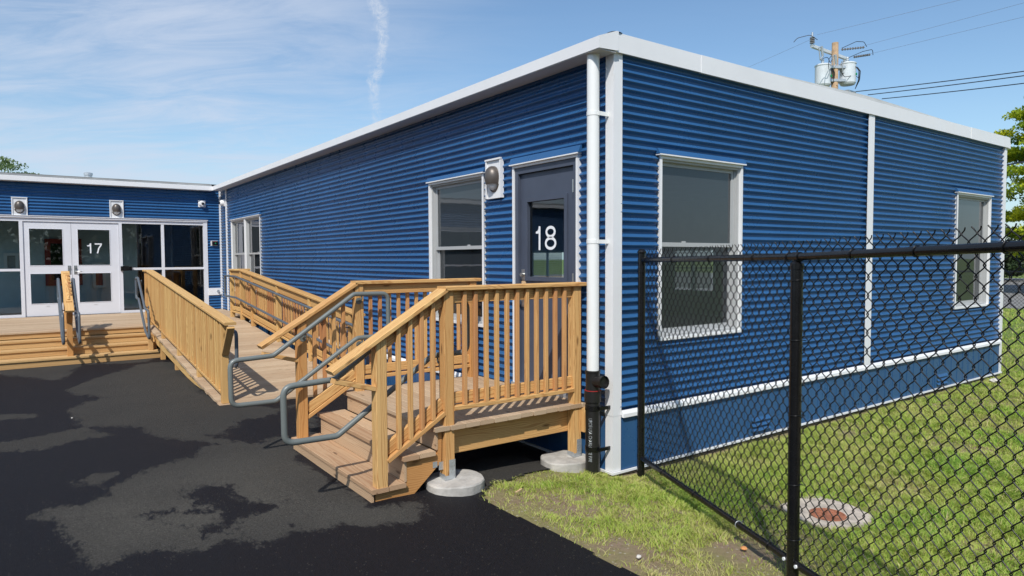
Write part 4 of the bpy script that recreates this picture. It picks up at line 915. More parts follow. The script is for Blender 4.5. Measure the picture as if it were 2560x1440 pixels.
s = MB(); s.bx(-0.12, -0.03, 11.63, 11.72, 0.64, 1.679); s.build('post', M['ramp_wood'], RAMP)
s = MB(); s.board((xr, 4.58, 1.075), (xr, 4.80, 0.74), 0.089, 0.036, up=(0, 1, 0.9)); s.build('brace', M['ramp_wood'], RAMP)
ln = [(10.72, 1.56), (4.95, zr(4.95) + 0.90), (4.60, zr(4.66) + 0.915), (4.60, zr(4.66) + 0.475), (4.95, zr(4.95) + 0.46), (10.72, 1.12)]
loop_handrail(RAMP, 0, ln, 'y', -2.045, 'pipe_blue', [(q, zr(q) + 0.905, -1) for q in lr_posts[:-1]])
ln = [(11.85, 1.565), (10.9, 1.560), (4.95, zr(4.95) + 0.91), (4.50, zr(4.66) + 0.91), (4.50, zr(4.66) + 0.475), (4.95, zr(4.95) + 0.465), (10.9, 1.11), (11.85, 1.11)]
loop_handrail(RAMP, 0, ln, 'y', -0.515, 'pipe_blue', [(q, zr(q) + 0.905, 1) for q in rp[:-1]] + [(q, zr(q) + 0.465, 1) for q in rp[:-1]])

# entrance deck with its steps -----------------------------------------------
D17 = thing('entrance_deck', (-4.5, 12.0, 0.1), 'timber deck with four wide steps before the double doors', 'deck')
s = MB(); y = 10.60
while y < 14.44:
    e = min(y + 0.1405, 14.45); x0, x1 = -8.0, (-2.252 if y < 10.79 else (-0.40 if y < 11.60 else -0.025))
    c0 = random.choice([-5.6, -4.9, -6.1, -3.9]); s.bx(x0, c0 - 0.002, y, e - 0.005, 0.604, 0.640); s.bx(c0 + 0.002, x1, y, e - 0.005, 0.604, 0.640); y = e
s.build('decking', M['deck_wood'], D17)
s = MB(); s.bx(-8.0, -2.25, 10.625, 10.663, 0.515, 0.602); s.build('riser', M['step_wood'], D17)
for k in range(3):
    zt = 0.640 - 0.135 * (k + 1); yn = 10.60 - 0.28 * (k + 1)
    s = MB(); s.bx(-8.0, -2.19 + 0.03 * k, yn, yn + 0.137, zt - 0.036, zt); s.bx(-8.0, -2.19 + 0.03 * k, yn + 0.142, yn + 0.30, zt - 0.036, zt); s.build('tread', M['step_wood'], D17)
    s = MB(); s.bx(-8.0, -2.20 + 0.03 * k, yn + 0.022, yn + 0.042, 0.06 if k == 2 else zt - 0.135, zt - 0.037); s.build('riser', M['step_wood'], D17)
s = MB(); s.bx(-8, -0.03, 14.40, 14.44, 0.1, 0.60); s.bx(-2.25, -0.4, 11.0, 11.04, 0.35, 0.60); s.build('rim_joist', M['step_wood'], D17)
s = MB(); s.bx(-2.33, -2.25, 9.90, 9.985, 0.235, 0.50); s.build('post', M['step_wood'], D17)
def center_rail(x, full=True):
    zb0 = 0.235 + 0.02; yN, yT = 9.93, 10.80
    s = MB(); s.bx(x - 0.044, x + 0.044, yN - 0.044, yN + 0.044, 0.235, 1.20); s.build('post', M['rail_wood'], D17)
    s = MB(); s.bx(x - 0.044, x + 0.044, yT - 0.044, yT + 0.044, 0.640, 1.68); s.build('post', M['rail_wood'], D17)
    s = MB(); s.board((x, 9.66, 1.035), (x, 10.86, 1.705), 0.135, 0.036); s.build('cap_rail', M['rail_wood'], D17)
    s = MB(); s.board((x, 9.70, 1.01), (x, 9.93, 0.80), 0.089, 0.036, up=(0, 1, 0.9)); s.build('brace', M['rail_wood'], D17)
    for h0 in (0.145, 0.90):
        s = MB(); s.board((x + 0.0, yN + 0.045, h0 + 0.30), (x + 0.0, yT - 0.045, h0 + 0.30 + 0.42), 0.089, 0.036, up=(1, 0, 0)); s.build('band', M['rail_wood'], D17)
    for k in range(6):
        yy = yN + 0.045 + 0.115 * (k + 1); zb = 0.30 + (yy - yN) * 0.54
        s = MB(); s.board((x + 0.034, yy, zb + 0.10), (x + 0.034, yy, zb + 0.96), 0.034, 0.034, up=(1, 0, 0)); s.build('baluster', M['bal_wood'], D17)
center_rail(-3.555); center_rail(-6.3)
LQ = [(10.92, 1.572), (10.62, 1.572), (9.80, 1.025), (9.40, 1.005), (9.32, 0.49), (9.80, 0.60), (10.60, 1.165), (10.92, 1.175)]
for xx, sd in ((-3.672, 1), (-3.440, -1), (-2.385, 1), (-6.18, -1)):
    loop_handrail(D17, 0, LQ, 'y', xx, 'pipe_blue', [(9.93, 1.11, sd), (10.80, 1.572, sd)])

# ------------------------------------------------------------------ chain link fence
P1 = Vector((0.225, -0.125, 0)); dF = Vector((-0.396, -0.918, 0)).normalized(); sP2 = 2.175
FEN = thing('chain_link_fence', tuple(P1), 'black chain link fence running from the building corner across the lawn', 'fence')
def railz(s_): return 1.905 + 0.0092 * s_ if s_ < sP2 else 1.925 + 0.026 * (s_ - sP2)
def fp_(s_, z): p = P1 + dF * s_; return Vector((p.x, p.y, z))
SEND = 4.6
for s_, top, r in ((0.0, 2.000, 0.033), (sP2, 1.895, 0.034), (SEND, 1.95, 0.034)):
    s = MB(); a = fp_(s_, float(gz(*fp_(s_, 0)[:2])) - 0.05); s.tube([a, fp_(s_, top - 0.02)], r, 20)
    po = s.build('post', M['black'], FEN)
    if s_ == 0:
        c = MB(); c.lathe(tuple(fp_(0, top - 0.035)), [(0.039, 0.0), (0.040, 0.012), (0.034, 0.022), (0.020, 0.034), (0.0, 0.038)], 20); c.build('post_cap', M['black'], po)
    else:
        c = MB(); c.lathe(tuple(fp_(s_, top - 0.03)), [(0.038, -0.01), (0.038, 0.022), (0.022, 0.035), (0.022, 0.05)], 20)
        c.tube([fp_(s_ - 0.03, railz(s_)), fp_(s_ + 0.03, railz(s_))], 0.0275, 18); c.build('loop_cap', M['black'], po)
nF = Vector((-dF.y, dF.x, 0))
for nm, h0, bot in (('top_rail', None, False), ('bottom_rail', None, True)):
    for (a, b) in ((0.03, sP2), (sP2, SEND)):
        s = MB(); zf = (lambda q: railz(q)) if not bot else (lambda q: railz(q) - 1.760)
        ea = 0.0 if not bot or a < 1 else 0.034; eb = 0.0 if not bot else 0.034
        s.tube([fp_(a + ea, zf(a + (1e-4 if a > 1 else 0))), fp_(b - eb, zf(b))], 0.0215, 18); s.build(nm, M['black'], FEN)
for s_ in (sP2 - 0.05, sP2 + 0.06):
    s = MB(); p = fp_(s_, railz(s_) - 1.76) - nF * 0.0 ; q = p + Vector((-0.028, 0.010, 0.0)); s.tube([p, q], 0.011, 6); s.build('bolt', M['mark'], FEN)
for z in (1.80, 1.33, 0.90, 0.42, 0.16, 1.905):
    s = MB(); c = fp_(0, z); s.tube([c - Vector((0, 0, 0.008)), c + Vector((0, 0, 0.008))], 0.036, 20); s.tube([c + dF * 0.03 - Vector((0.0, 0, 0)), c + dF * 0.062 + Vector((-0.004, 0.003, 0))], 0.007, 6); s.build('tension_band', M['black'], FEN)
# fabric: interlocked zig-zag wires
HW = 0.0373; HP = 0.0460; z_lo = 0.145
mb_v = []; mb_f = []
def wire_tube(pts, r, n=5):
    """fast tube for many wires (points: Nx3 array)"""
    pts = np.asarray(pts); t = np.gradient(pts, axis=0); t /= np.linalg.norm(t, axis=1, keepdims=True)
    ref = np.array([nF.x, nF.y, 0.0]); b = np.cross(t, ref); b /= np.linalg.norm(b, axis=1, keepdims=True); a = np.cross(b, t)
    ang = np.linspace(0, 2 * PI, n, endpoint=False); o = sum(len(q) for q in mb_v)
    V = (pts[:, None, :] + r * (np.cos(ang)[None, :, None] * a[:, None, :] + np.sin(ang)[None, :, None] * b[:, None, :])).reshape(-1, 3)
    m = len(pts); i = np.arange(m - 1)[:, None] * n; k = np.arange(n)[None, :]; k2 = (k + 1) % n
    F = np.stack([i + k, i + k2, i + n + k2, i + n + k], -1).reshape(-1, 4) + o
    mb_v.append(V); mb_f.append(F)
nw = int((SEND - 0.06) / HW)
for i in range(nw):
    s0 = 0.05 + i * HW; ph = i % 2; sub = 6
    zl = (railz(s0) - 1.76) - 0.02; zt = railz(s0) + 0.070
    K = int((zt - zl) / HP); tt = np.arange(0, K * sub + 1) / sub
    tri = np.abs(((tt + ph) % 2) - 1.0)                    # 1..0..1
    # straighten the middle, round the knuckles
    c = 0.5 - 0.5 * np.cos(PI * tri); tri = 0.55 * tri + 0.45 * c
    ov = 0.0026
    sx = s0 + (-ov + (HW + 2 * ov) * tri)
    dep = 0.0034 * np.sin(PI * tt + PI * ph + PI / 2) * (1 if True else 1)
    z = zt - tt * HP
    p = np.stack([P1.x + dF.x * sx + nF.x * (0.026 + dep), P1.y + dF.y * sx + nF.y * (0.026 + dep), z], 1)
    wire_tube(p, 0.0029)
    # twisted and barbed tip above the top rail
    if ph == 1 or True:
        q0 = p[0]; dirx = 1 if (tri[0] > 0.5) else -1
        tip = np.array([q0 + np.array([dF.x, dF.y, 0]) * dirx * 0.0 , q0 + np.array([dF.x, dF.y, 0]) * dirx * 0.010 + np.array([0, 0, 0.010]), q0 + np.array([dF.x, dF.y, 0]) * dirx * 0.017 + np.array([nF.x, nF.y, 0]) * -0.005 + np.array([0, 0, 0.020])])
        wire_tube(tip, 0.0030)
def fast_mesh(name, V, F, m, parent=None, smooth=True, attr=None, **props):
    me = bpy.data.meshes.new(name); me.vertices.add(len(V)); me.vertices.foreach_set('co', V.astype(np.float32).ravel())
    k = F.shape[1]; me.loops.add(F.size); me.loops.foreach_set('vertex_index', F.ravel().astype(np.int32))
    me.polygons.add(len(F)); me.polygons.foreach_set('loop_start', np.arange(0, F.size, k, dtype=np.int32)); me.polygons.foreach_set('loop_total', np.full(len(F), k, dtype=np.int32))
    me.polygons.foreach_set('use_smooth', np.full(len(F), smooth)); me.update(calc_edges=True)
    if attr is not None: a = me.attributes.new('lv', 'FLOAT', 'POINT'); a.data.foreach_set('value', attr.astype(np.float32))
    me.materials.append(m); o = bpy.data.objects.new(name, me); col.objects.link(o)
    if parent is not None: o.parent = parent
    for k_, v_ in props.items(): o[k_] = v_
    return o
V = np.concatenate(mb_v) - np.array([P1.x, P1.y, 0]); F = np.concatenate(mb_f)
fast_mesh('wire_mesh', V, F, M['wire'], FEN)
# wire ties
for s_ in [0.10, 0.62, 1.20, 1.75, 2.10, 2.62, 3.02, 3.45, 3.9]:
    s = MB(); c = fp_(s_, railz(s_)); n = 18
    s.tube([c + nF * 0.0255 * math.cos(a) + Vector((0, 0, 0.0255 * math.sin(a))) + dF * 0.004 * math.sin(a) for a in np.linspace(0.3, 2 * PI - 0.3, n)] + [c + nF * 0.03 + Vector((0, 0, -0.02)) + dF * 0.02, c + nF * 0.032 + Vector((0, 0, -0.045)) + dF * 0.045], 0.0028, 6); s.build('tie', M['wire'], FEN)
for s_ in [0.45, 1.0, 1.6, 1.95, 2.6, 3.1]:
    s = MB(); c = fp_(s_, railz(s_) - 1.76)
    s.tube([c + nF * 0.025 * math.cos(a) + Vector((0, 0, 0.025 * math.sin(a))) for a in np.linspace(0.2, 2 * PI - 0.2, 16)] + [c + nF * 0.03 + Vector((0, 0, 0.03))], 0.0026, 6); s.build('tie', M['galv'] if s_ == 1.6 else M['wire'], FEN)
for z in (1.79, 1.45, 1.02, 0.62, 0.30):
    s = MB(); c = fp_(sP2, z)
    s.tube([c + nF * 0.037 * math.cos(a) + dF * 0.037 * math.sin(a) + Vector((0, 0, 0.004 * math.sin(a))) for a in np.linspace(0, 2 * PI - 0.2, 18)] + [c + nF * 0.045 + dF * 0.03], 0.0026, 6); s.build('tie', M['wire'], FEN)

# far fence -------------------------------------------------------------------
FF = thing('boundary_fence', (25.8, 4.0, -0.1), 'low black chain link fence in front of the road, far behind the wing', 'fence')
s = MB(); s.tube([(25.8, -14, 1.36), (25.8, 22, 1.36)], 0.03, 8); s.build('top_rail', M['black'], FF)
for k in range(13):
    s = MB(); s.tube([(25.8, -13 + 2.7 * k + 0.55, -0.1), (25.8, -13 + 2.7 * k + 0.55, 1.40)], 0.045, 8); s.build('post', M['black'], FF)
s = MB()
pts = []
for k in range(150):
    y = -6 + 0.13 * k
    for sg in (1, -1):
        a = (25.76, y, 0.0); b = (25.76, y + sg * 1.3, 1.33); s.add([(25.76, y, 0), (25.76, y + 0.012, 0), (25.76, y + 0.012 + sg * 1.3, 1.33), (25.76, y + sg * 1.3, 1.33)], [(0, 1, 2, 3)])
s.build('wire_mesh', M['wire'], FF)

# manhole -----------------------------------------------------------------------
def hullpts(c, r, n, jit, seed):
    rr = random.Random(seed); return [(c[0] + r * math.cos(2 * PI * k / n) * (1 + rr.uniform(-jit, jit)), c[1] + r * math.sin(2 * PI * k / n) * (1 + rr.uniform(-jit, jit))) for k in range(n)]
MH = thing('manhole', (0.69, -1.58, -0.03), 'worn concrete collar with a rusty iron lid set in the grass', 'manhole')
s = MB(); hp = [(0.59, -1.262), (0.904, -1.26), (1.03, -1.336), (1.034, -1.597), (0.944, -1.81), (0.829, -1.852), (0.673, -1.848), (0.48, -1.76), (0.429, -1.622), (0.443, -1.52), (0.505, -1.367)][::-1]; zz = float(gz(0.69, -1.58)) + 0.018
s.prism(hp, 'z', zz - 0.08, zz); s.build('collar', M['slab'], MH)
s = MB(); s.lathe((0.69, -1.595, zz), [(0.130, -0.01), (0.130, 0.006), (0.116, 0.008), (0.112, 0.003), (0.02, 0.005), (0.0, 0.005)], 28)
for k in range(6): a = k * PI / 3; s.box(0.69 + 0.07 * math.cos(a) - 0.012, 0.69 + 0.07 * math.cos(a) + 0.012, -1.595 + 0.07 * math.sin(a) - 0.012, -1.595 + 0.07 * math.sin(a) + 0.012, zz, zz + 0.009)
s.build('lid', M['rust'], MH)

# loose bits ----------------------------------------------------------------------
def pebble(x, y, r, m, lbl, cat, nm, flat=0.6, z=None, grp=None):
    s = MB(); z = float(gz(x, y)) + 0.012 if z is None else z; rr = random.Random(int((x + y) * 1000)); n = 8; v = []
    for i in range(5):
        th = PI * (i + 0.001) / 4
        for k in range(n):
            a = 2 * PI * k / n; q = 1 + rr.uniform(-0.22, 0.22); v.append((x + r * q * math.sin(th) * math.cos(a), y + r * q * math.sin(th) * math.sin(a), z + r * flat * (1 + math.cos(th)) * 0.8))
    s.add(v, [(i * n + k, i * n + (k + 1) % n, (i + 1) * n + (k + 1) % n, (i + 1) * n + k) for i in range(4) for k in range(n)])
    o = s.build(nm, M[m]); tag(o, lbl, cat, grp); return o
pebble(8.04, -0.21, 0.07, 'stone', 'pale rock on the grass beyond the far corner of the blue wing', 'rock', 'rock')
pebble(-1.146, -1.402, 0.019, 'stone', 'small pale stone at the edge of the asphalt near the fence', 'stone', 'stone')
pebble(-0.49, -1.695, 0.022, 'brick', 'orange brick chip on the bare soil beside the fence', 'brick chip', 'brick_chip')
pebble(-3.786, 4.878, 0.011, 'stone', 'lone white pebble on the wet asphalt', 'pebble', 'pebble', z=0.115)
def sliver(x, y, l, a, lbl):
    s = MB(); z = float(gz(x, y)) + 0.045; dx, dy = math.cos(a) * l / 2, math.sin(a) * l / 2
    s.board((x - dx, y - dy, z), (x + dx, y + dy, z + 0.01), 0.012, 0.006, ch=0.001); tag(s.build('wood_splinter', M['chip']), lbl, 'wood splinter')
sliver(-1.08, -0.06, 0.07, 0.2, 'pale wood splinter in the grass in front of the concrete piers')

# ------------------------------------------------------------------ grass
def grass():
    Vs = []; Fs = []; At = []; off = 0
    zones = [(-1.6, 3.2, -4.3, 0.55, 7500, 1.0), (-0.2, 9.0, -4.0, 0.1, 2800, 1.45), (3.2, 9.5, -8.0, 0.1, 1100, 1.9), (8.8, 14, -6.0, 9.0, 600, 2.3), (14, 26, -4.0, 12.0, 160, 4.0)]
    for (x0, x1, y0, y1, dens, sc_) in zones:
        n = int((x1 - x0) * (y1 - y0) * dens); x = rng.uniform(x0, x1, n); y = rng.uniform(y0, y1, n)
        # what the camera can see, with a margin for other viewpoints
        rx, ry = x - CAM.x, y - CAM.y; dep = rx * 0.585 + ry * 0.81; lat = rx * 0.81 - ry * 0.586
        ok = (lat / np.maximum(dep, 0.1) < 1.0) & (lat / np.maximum(dep, 0.1) > -0.3) & (dep > 1.6)
        ok &= ~on_asphalt(x + 0.02, y - 0.015)
        bld = (x > -0.02) & (x < 8.9) & (y > -0.035); ok &= ~bld
        ok &= ~((x > 0.02) & (x < 8.9) & (y > 0.03))
        ok &= np.hypot(x - 0.735, y + 1.56) > 0.285 + 0.05 * vnoise(x, y, 0.07, 9)
        ok &= np.hypot(x + 1.40, y - 0.375) > 0.24; ok &= np.hypot(x + 0.2, y - 0.42) > 0.235
        cover = 0.60 * vnoise(x, y, 0.42, 1) + 0.40 * vnoise(x, y, 0.12, 11)
        # thin, bare patches: by the asphalt edge, the front of the fence and a few worn spots
        bare = np.zeros(n)
        for (bx, by, br, st_) in ((-1.15, -1.30, 0.20, 0.7), (-0.62, -1.68, 0.27, 1.0), (-1.22, -0.05, 0.22, 0.7), (-0.55, 0.1, 0.3, 0.5), (1.05, -0.72, 0.26, 1.0), (2.1, -1.5, 0.3, 0.7), (1.6, -2.6, 0.35, 0.8), (5.6, -1.5, 0.6, 0.7), (-0.35, -0.35, 0.2, 0.5), (-1.3, -0.6, 0.16, 0.5)):
            bare = np.maximum(bare, st_ * np.exp(-((x - bx) ** 2 + (y - by) ** 2) / br ** 2))
        thr = 0.17 + 0.42 * bare + 0.06 * (x < -0.1)
        ok &= (cover + rng.uniform(-0.26, 0.26, n)) > thr + 0.03
        ok &= ~((x < xedge(np.minimum(y, 0.0)) + 0.05 + 0.09 * vnoise(x, y, 0.1, 41)) & (rng.random(n) < 0.85) & (y < 0.2))
        x, y, cover = x[ok], y[ok], cover[ok]; n = len(x)
        z = gsoil(x, y)
        lush = np.clip((cover - 0.25) * 1.8, 0, 1) * (0.62 + 0.38 * (x > -0.05)); behind = np.clip((x - 0.0) / 1.5, 0, 1)
        h = (0.026 + 0.060 * lush * rng.uniform(0.4, 1.35, n)) * (1 - 0.6 * np.exp(-np.abs(y + 0.03) / 0.06) * (x > -0.1)) * (0.85 + 0.15 * sc_) * (0.55 + 0.9 * vnoise(x, y, 0.10, 51)); wd = (0.0040 + 0.0020 * rng.random(n)) * sc_
        a = rng.uniform(0, 2 * PI, n); lean = rng.uniform(0.15, 1.1, n) * h; b = rng.normal(0, 0.9, n) + 12.0 * vnoise(x, y, 0.11, 31)
        cx, cy = np.cos(a) * wd / 2, np.sin(a) * wd / 2; lx, ly = np.cos(b) * lean, np.sin(b) * lean
        base = np.stack([x, y, z - 0.004], 1)
        P = np.zeros((n, 6, 3))
        for k, (t, wk) in enumerate(((0, 1.0), (0.55, 0.85), (1.0, 0.18))):
            c = base + np.stack([lx * t * t, ly * t * t, h * t * (1 - 0.22 * t)], 1)
            P[:, 2 * k] = c + np.stack([cx, cy, 0 * cx], 1) * wk; P[:, 2 * k + 1] = c - np.stack([cx, cy, 0 * cx], 1) * wk
        i = off + np.arange(n)[:, None] * 6
        F = np.concatenate([i + np.array([[0, 1, 3, 2]]), i + np.array([[2, 3, 5, 4]])], 0); off += n * 6
        tone = np.clip(0.20 + 0.42 * vnoise(x, y, 0.8, 21) + 0.22 * (vnoise(x, y, 0.16, 22) - 0.5) + rng.normal(0, 0.15, n) + 0.16 * lush - 0.10 * (x < -0.15), 0, 1)
        tone = np.where(rng.random(n) < 0.10, rng.uniform(0, 0.15, n), tone)
        Vs.append(P.reshape(-1, 3)); Fs.append(F); At.append(np.repeat(tone, 6))
    o = fast_mesh('grass', np.concatenate(Vs), np.concatenate(Fs), M['grass'], smooth=False, attr=np.concatenate(At), kind='stuff', label='patchy green lawn grass', category='grass')
grass()

# ------------------------------------------------------------------ trees
def leaves(centres, radii, per, size, tone_c, seed=0, squash=0.75):
    r = np.random.default_rng(seed); V = []; A = []
    for c, R, tn in zip(centres, radii, tone_c):
        n = per; d = r.normal(size=(n, 3)); d /= np.linalg.norm(d, axis=1, keepdims=True); q = R * r.random(n) ** 0.45
        p = np.array(c) + d * q[:, None] * np.array([1, 1, squash])
        a = r.normal(size=(n, 3)); a /= np.linalg.norm(a, axis=1, keepdims=True); b = np.cross(a, r.normal(size=(n, 3))); b /= np.linalg.norm(b, axis=1, keepdims=True)
        s_ = size * r.uniform(0.6, 1.4, n)[:, None]
        V.append(np.stack([p - a * s_, p - b * s_ * 0.55, p + a * s_, p + b * s_ * 0.55], 1).reshape(-1, 3)); A.append(np.repeat(np.clip(tn + r.normal(0, 0.14, n), 0, 1), 4))
    V = np.concatenate(V); return V, np.arange(len(V)).reshape(-1, 4), np.concatenate(A)
def tree(loc, height, rad, trunk_r, lm, lbl, cat='tree', nclump=60, per=260, lsize=0.09, seed=1, base=0.3, limbs=9, grp=None, cl_r=0.9, tiers=False, name='broadleaf_tree'):
    r = np.random.default_rng(seed); t = thing(name, loc, lbl, cat, grp); L = np.array(loc)
    s = MB(); top = L + np.array([0, 0, height * 0.8]); pts = [tuple(L + (top - L) * k / 6 + np.array([r.normal(0, 0.08 * trunk_r * 6), r.normal(0, 0.08 * trunk_r * 6), 0]) * (k > 0)) for k in range(7)]
    s.tube(pts, trunk_r, 10, radii=[trunk_r * (1.15 - 0.95 * k / 6) for k in range(7)])
    C = []; R = []; tn = []
    for k in range(nclump):
        u = r.random(); zc = base + (1 - base) * u; prof = math.sin(PI * min(1, max(0.06, (zc - base) / (1 - base) * 0.86 + 0.12))) ** 0.6
        a = r.uniform(0, 2 * PI); q = rad * prof * (0.35 + 0.65 * r.random() ** 0.5)
        z_ = height * zc
        if tiers: z_ = round(z_ / 1.1) * 1.1 + r.normal(0, 0.12)
        C.append(L + np.array([math.cos(a) * q, math.sin(a) * q, z_])); R.append(cl_r * r.uniform(0.6, 1.25)); tn.append(float(np.clip(r.normal(0.58, 0.25) + 0.25 * (q / rad - 0.5), 0, 1)))
    for k in range(limbs):
        c = C[k * len(C) // limbs]; a0 = L + np.array([0, 0, min(c[2] - L[2], height) * 0.6]); mid = (a0 + c) / 2 + np.array([0, 0, 0.25])
        s.tube([tuple(a0), tuple(mid), tuple(c)], 0.1, 6, radii=[trunk_r * 0.45, trunk_r * 0.25, trunk_r * 0.08])
    s.build('trunk', M['bark'], t)
    V, F, A = leaves(C, R, per, lsize, tn, seed, 0.4 if tiers else 0.75)
    fast_mesh('crown', V - L, F, M[lm], t, smooth=False, attr=A)
    return t
tree((41.6, 6.5, -0.1), 12.2, 4.9, 0.28, 'leaf_yellow', 'bright yellow green tree with layered boughs behind the far end of the blue wing', nclump=520, per=260, lsize=0.085, seed=5, base=0.14, limbs=40, cl_r=0.80, tiers=True)
tree((56.0, 21.0, -0.1), 8.5, 4.2, 0.25, 'leaf_green', 'darker green tree standing behind the bright yellow green one', nclump=90, per=260, lsize=0.13, seed=8, base=0.15, cl_r=1.3)
tree((-5.2, 66.0, 0), 9.6, 6.0, 0.3, 'leaf_mid', 'small leafy tree top showing above the entrance wing roof', nclump=110, per=120, lsize=0.11, seed=12, base=0.55, limbs=24, cl_r=0.8, tiers=True)
for k, (x, y, h, lm, lbl) in enumerate([(62, 14, 4.4, 'leaf_dark', 'dark green shrub beyond the road, nearest the building edge'), (61, 9, 3.6, 'leaf_red', 'russet brown shrub beyond the road'), (60, 4, 4.2, 'leaf_dark', 'tall dark green shrub beyond the road at the right'), (59, 10.5, 1.5, 'leaf_yellow', 'low bright yellow green bush at the far road side'), (64, 20, 5.0, 'leaf_dark', 'dark shrub far beyond the road behind the wing')]):
    tree((x, y, -0.06), h, h * 0.85, 0.08, lm, lbl, 'shrub', nclump=46, per=220, lsize=0.13, seed=30 + k, base=0.02, limbs=5, cl_r=0.8, name='shrub')
# a belt of trees added behind the viewer, unseen, for reflections in the glass
def belt():
    r = np.random.default_rng(3); C = []; R = []; tn = []
    for k in range(420):
        a = r.uniform(math.radians(175), math.radians(305)); d = r.uniform(42, 52); C.append((CAM.x + d * math.cos(a), CAM.y + d * math.sin(a), r.uniform(0.5, 9.5))); R.append(r.uniform(1.5, 2.6)); tn.append(r.uniform(0.2, 0.9))
    V, F, A = leaves(C, R, 90, 0.42, tn, 3)
    fast_mesh('unseen_woodland', V, F, M['leaf_green'], smooth=False, attr=A, kind='stuff', label='unseen belt of green trees added behind the viewer for the glass to reflect', category='unseen_woodland')
belt()

# ------------------------------------------------------------------ utility pole and lines
UP = thing('utility_pole', (26.26, 12.47, -0.1), 'wooden utility pole with two grey transformers behind the roof', 'utility pole')
s = MB(); s.tube([(26.26, 12.47, -0.1), (26.26, 12.47, 6), (26.28, 12.50, 11.75)], 0.15, 16, radii=[0.19, 0.165, 0.142]); s.build('shaft', M['pole'], UP)
s = MB(); a, b = Vector((24.47, 12.50, 11.33)), Vector((27.70, 12.62, 11.33)); s.board(a + Vector((0.05, 0.12, 0)), b + Vector((0.05, 0.12, 0)), 0.12, 0.14, ch=0.01); s.build('crossarm', M['can'], UP)
def disc_stack(p0, p1, r, n, m, parent, nm='insulator'):
    s = MB(); p0 = Vector(p0); p1 = Vector(p1); s.tube([p0, p1], r * 0.35, 8)
    for k in range(n):
        c = p0 + (p1 - p0) * (k + 0.5) / n; d = (p1 - p0).normalized() * 0.012; s.tube([c - d, c + d], r, 12)
    return s.build(nm, M[m], parent)
disc_stack((24.55, 12.60, 11.42), (24.55, 12.60, 11.72), 0.11, 4, 'insul', UP)
s = MB(); s.tube([(24.55, 12.60, 11.72), (24.55, 12.60, 11.92)], 0.04, 8); s.build('insulator_cap', M['galv'], UP)
disc_stack((26.45, 12.3, 11.42), (27.75, 11.9, 11.66), 0.055, 9, 'insul', UP); disc_stack((27.65, 12.35, 11.30), (28.5, 12.0, 11.48), 0.055, 9, 'insul', UP)
def transformer(c, lbl):
    x, y, z = c; s = MB(); s.lathe((x, y, z), [(0, -0.52), (0.30, -0.52), (0.345, -0.44), (0.345, 0.40), (0.365, 0.405), (0.365, 0.45), (0.30, 0.49), (0.0, 0.50)], 28)
    tk = s.build('transformer', M['can'], UP, lbl)
    s = MB(); s.tube([(x - 0.05, y, z + 0.49), (x - 0.05, y, z + 0.75)], 0.045, 10)
    for k in range(3): s.tube([(x - 0.05, y, z + 0.53 + 0.07 * k), (x - 0.05, y, z + 0.55 + 0.07 * k)], 0.075, 12)
    s.build('bushing', M['can'], tk)
    s = MB()
    for zz in (0.18, -0.22): s.box(x + 0.30, x + 0.44, y - 0.07, y + 0.07, z + zz - 0.05, z + zz + 0.05)
    s.build('lug', M['can'], tk)
    s = MB(); s.tube([(x + 0.10, y - 0.345, z - 0.08), (x + 0.10, y - 0.36, z - 0.08)], 0.06, 10); s.build('fault_light', M['green'], tk)
    s = MB()
    for k in range(3): s.tube(fillet([(x + 0.02 + 0.08 * k, y - 0.35, z + 0.25), (x + 0.10 + 0.08 * k, y - 0.46, z + 0.05), (x + 0.16 + 0.05 * k, y - 0.42, z - 0.35), (x + 0.30, y - 0.2, z - 0.7)], 0.1, 4), 0.014, 6)
    s.build('lead', M['cable'], tk)
transformer((25.92, 12.86, 10.30), 'grey transformer can left of the pole'); transformer((26.86, 12.20, 10.38), 'grey transformer can right of the pole')
for z in (10.62, 10.02):
    s = MB(); s.board((26.0, 12.75, z), (26.75, 12.2, z), 0.42, 0.13, ch=0.01); s.build('hanger', M['galv'], UP)
def cutout(x, y, z):
    s = MB(); s.tube([(x, y, z), (x + 0.10, y, z - 0.42)], 0.055, 10); s.tube([(x - 0.22, y, z - 0.12), (x - 0.10, y, z - 0.60)], 0.022, 8); s.tube([(x, y, z), (x - 0.24, y, z - 0.12)], 0.02, 6); s.tube([(x + 0.10, y, z - 0.42), (x - 0.10, y, z - 0.60)], 0.035, 6); s.build('fuse_cutout', M['galv'], UP)
cutout(24.62, 12.2, 11.22); cutout(25.75, 12.2, 11.05); cutout(26.55, 12.2, 10.95)
s = MB()
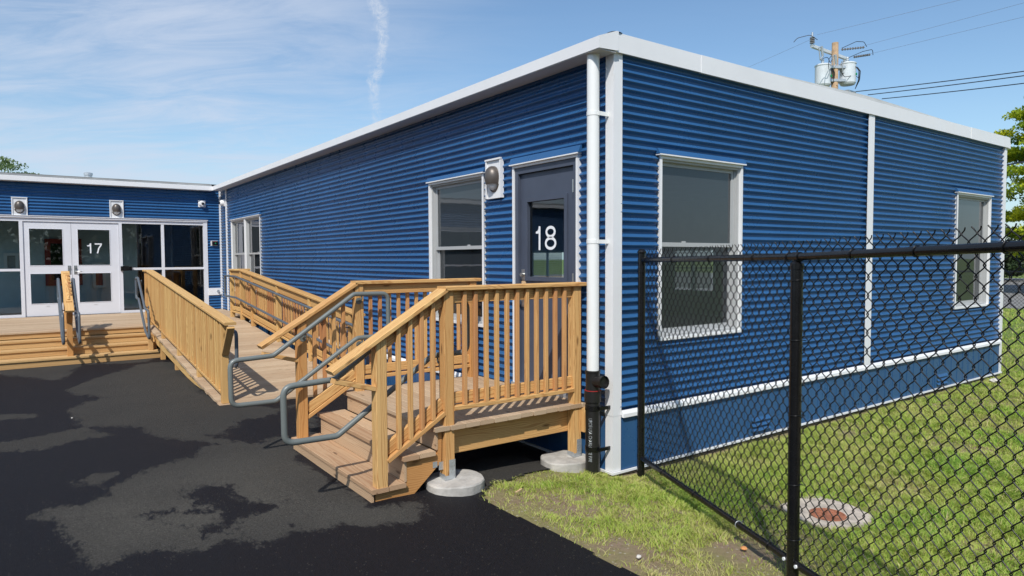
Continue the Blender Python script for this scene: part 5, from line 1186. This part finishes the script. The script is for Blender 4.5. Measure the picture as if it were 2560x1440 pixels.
for P in ([(24.45, 12.3, 11.5), (24.2, 12.5, 11.72), (23.85, 12.9, 11.62), (23.75, 13.0, 11.45)], [(24.75, 12.2, 10.72), (25.15, 12.2, 10.85), (25.35, 12.2, 10.6), (25.50, 12.2, 10.95 - 0.15)], [(25.45, 12.2, 10.95), (25.25, 12.2, 10.80), (25.20, 12.2, 10.5), (25.25, 12.2, 10.3)], [(26.6, 12.2, 10.7), (27.0, 12.3, 11.05), (27.3, 12.3, 11.0), (27.45, 12.3, 10.7)], [(26.9, 12.25, 11.1), (27.8, 12.0, 11.5), (28.5, 11.9, 11.7), (28.75, 12.0, 11.5)], [(26.5, 12.3, 11.5), (27.2, 12.0, 11.85), (27.7, 11.9, 11.9), (27.95, 11.9, 11.72)], [(25.8, 12.0, 10.35), (26.2, 12.0, 10.08), (26.9, 11.9, 10.25), (27.4, 11.95, 10.20)]):
    s.tube(fillet(P, 0.25, 4), 0.014, 6)
s.build('jumper', M['cable'], UP)
s = MB(); s.box(26.75, 27.45, 12.1, 12.5, 9.35, 9.62); s.build('junction_box', M['galv'], UP)
def wire(p0, p1, r, m, lbl, ext=1.0, sag=0.25):
    p0 = Vector(p0); p1 = Vector(p1); p1 = p0 + (p1 - p0) * ext; s = MB(); n = 24
    s.tube([p0 + (p1 - p0) * (k / n) - Vector((0, 0, sag * 4 * (k / n) * (1 - k / n))) for k in range(n + 1)], r, 6)
    tag(s.build('power_line', M[m]), lbl, 'power line', 'overhead wires at the utility pole')
wire((28.55, 12.05, 11.53), (24.867, 4.816, 10.43), 0.0055, 'hv', 'thin high wire leaving the lower arm insulator to the right', 1.5, 0.0)
wire((27.80, 11.95, 11.75), (24.881, 4.8325, 10.928), 0.0055, 'hv', 'thin high wire leaving the pole top insulator to the right', 1.5, 0.0)
wire((24.50, 12.35, 11.74), (23.042, 6.1675, 11.036), 0.0055, 'hv', 'topmost thin wire leaving the post insulator to the right', 1.5, 0.0)
wire((24.45, 12.45, 11.62), (27.4075, 17.8945, 12.05), 0.0055, 'hv', 'thin wire leaving the crossarm down to the left', 3.0, 0.0)
wire((27.50, 12.13, 9.637), (26.0214, 5.130, 8.819), 0.018, 'cable', 'upper of the three thick cables right of the pole', 1.6, 0.05)
wire((27.95, 11.80, 9.486), (26.0168, 5.125, 8.657), 0.018, 'cable', 'middle of the three thick cables right of the pole', 1.6, 0.05)
wire((28.47, 11.41, 9.297), (26.0088, 5.1156, 8.376), 0.018, 'cable', 'lowest of the three thick cables right of the pole', 1.6, 0.05)
wire((34.5, 9.95, 6.25), (29.5378, 6.1339, 5.839), 0.035, 'cable', 'thick dark cable passing in front of the yellow green tree', 1.5, 0.0)
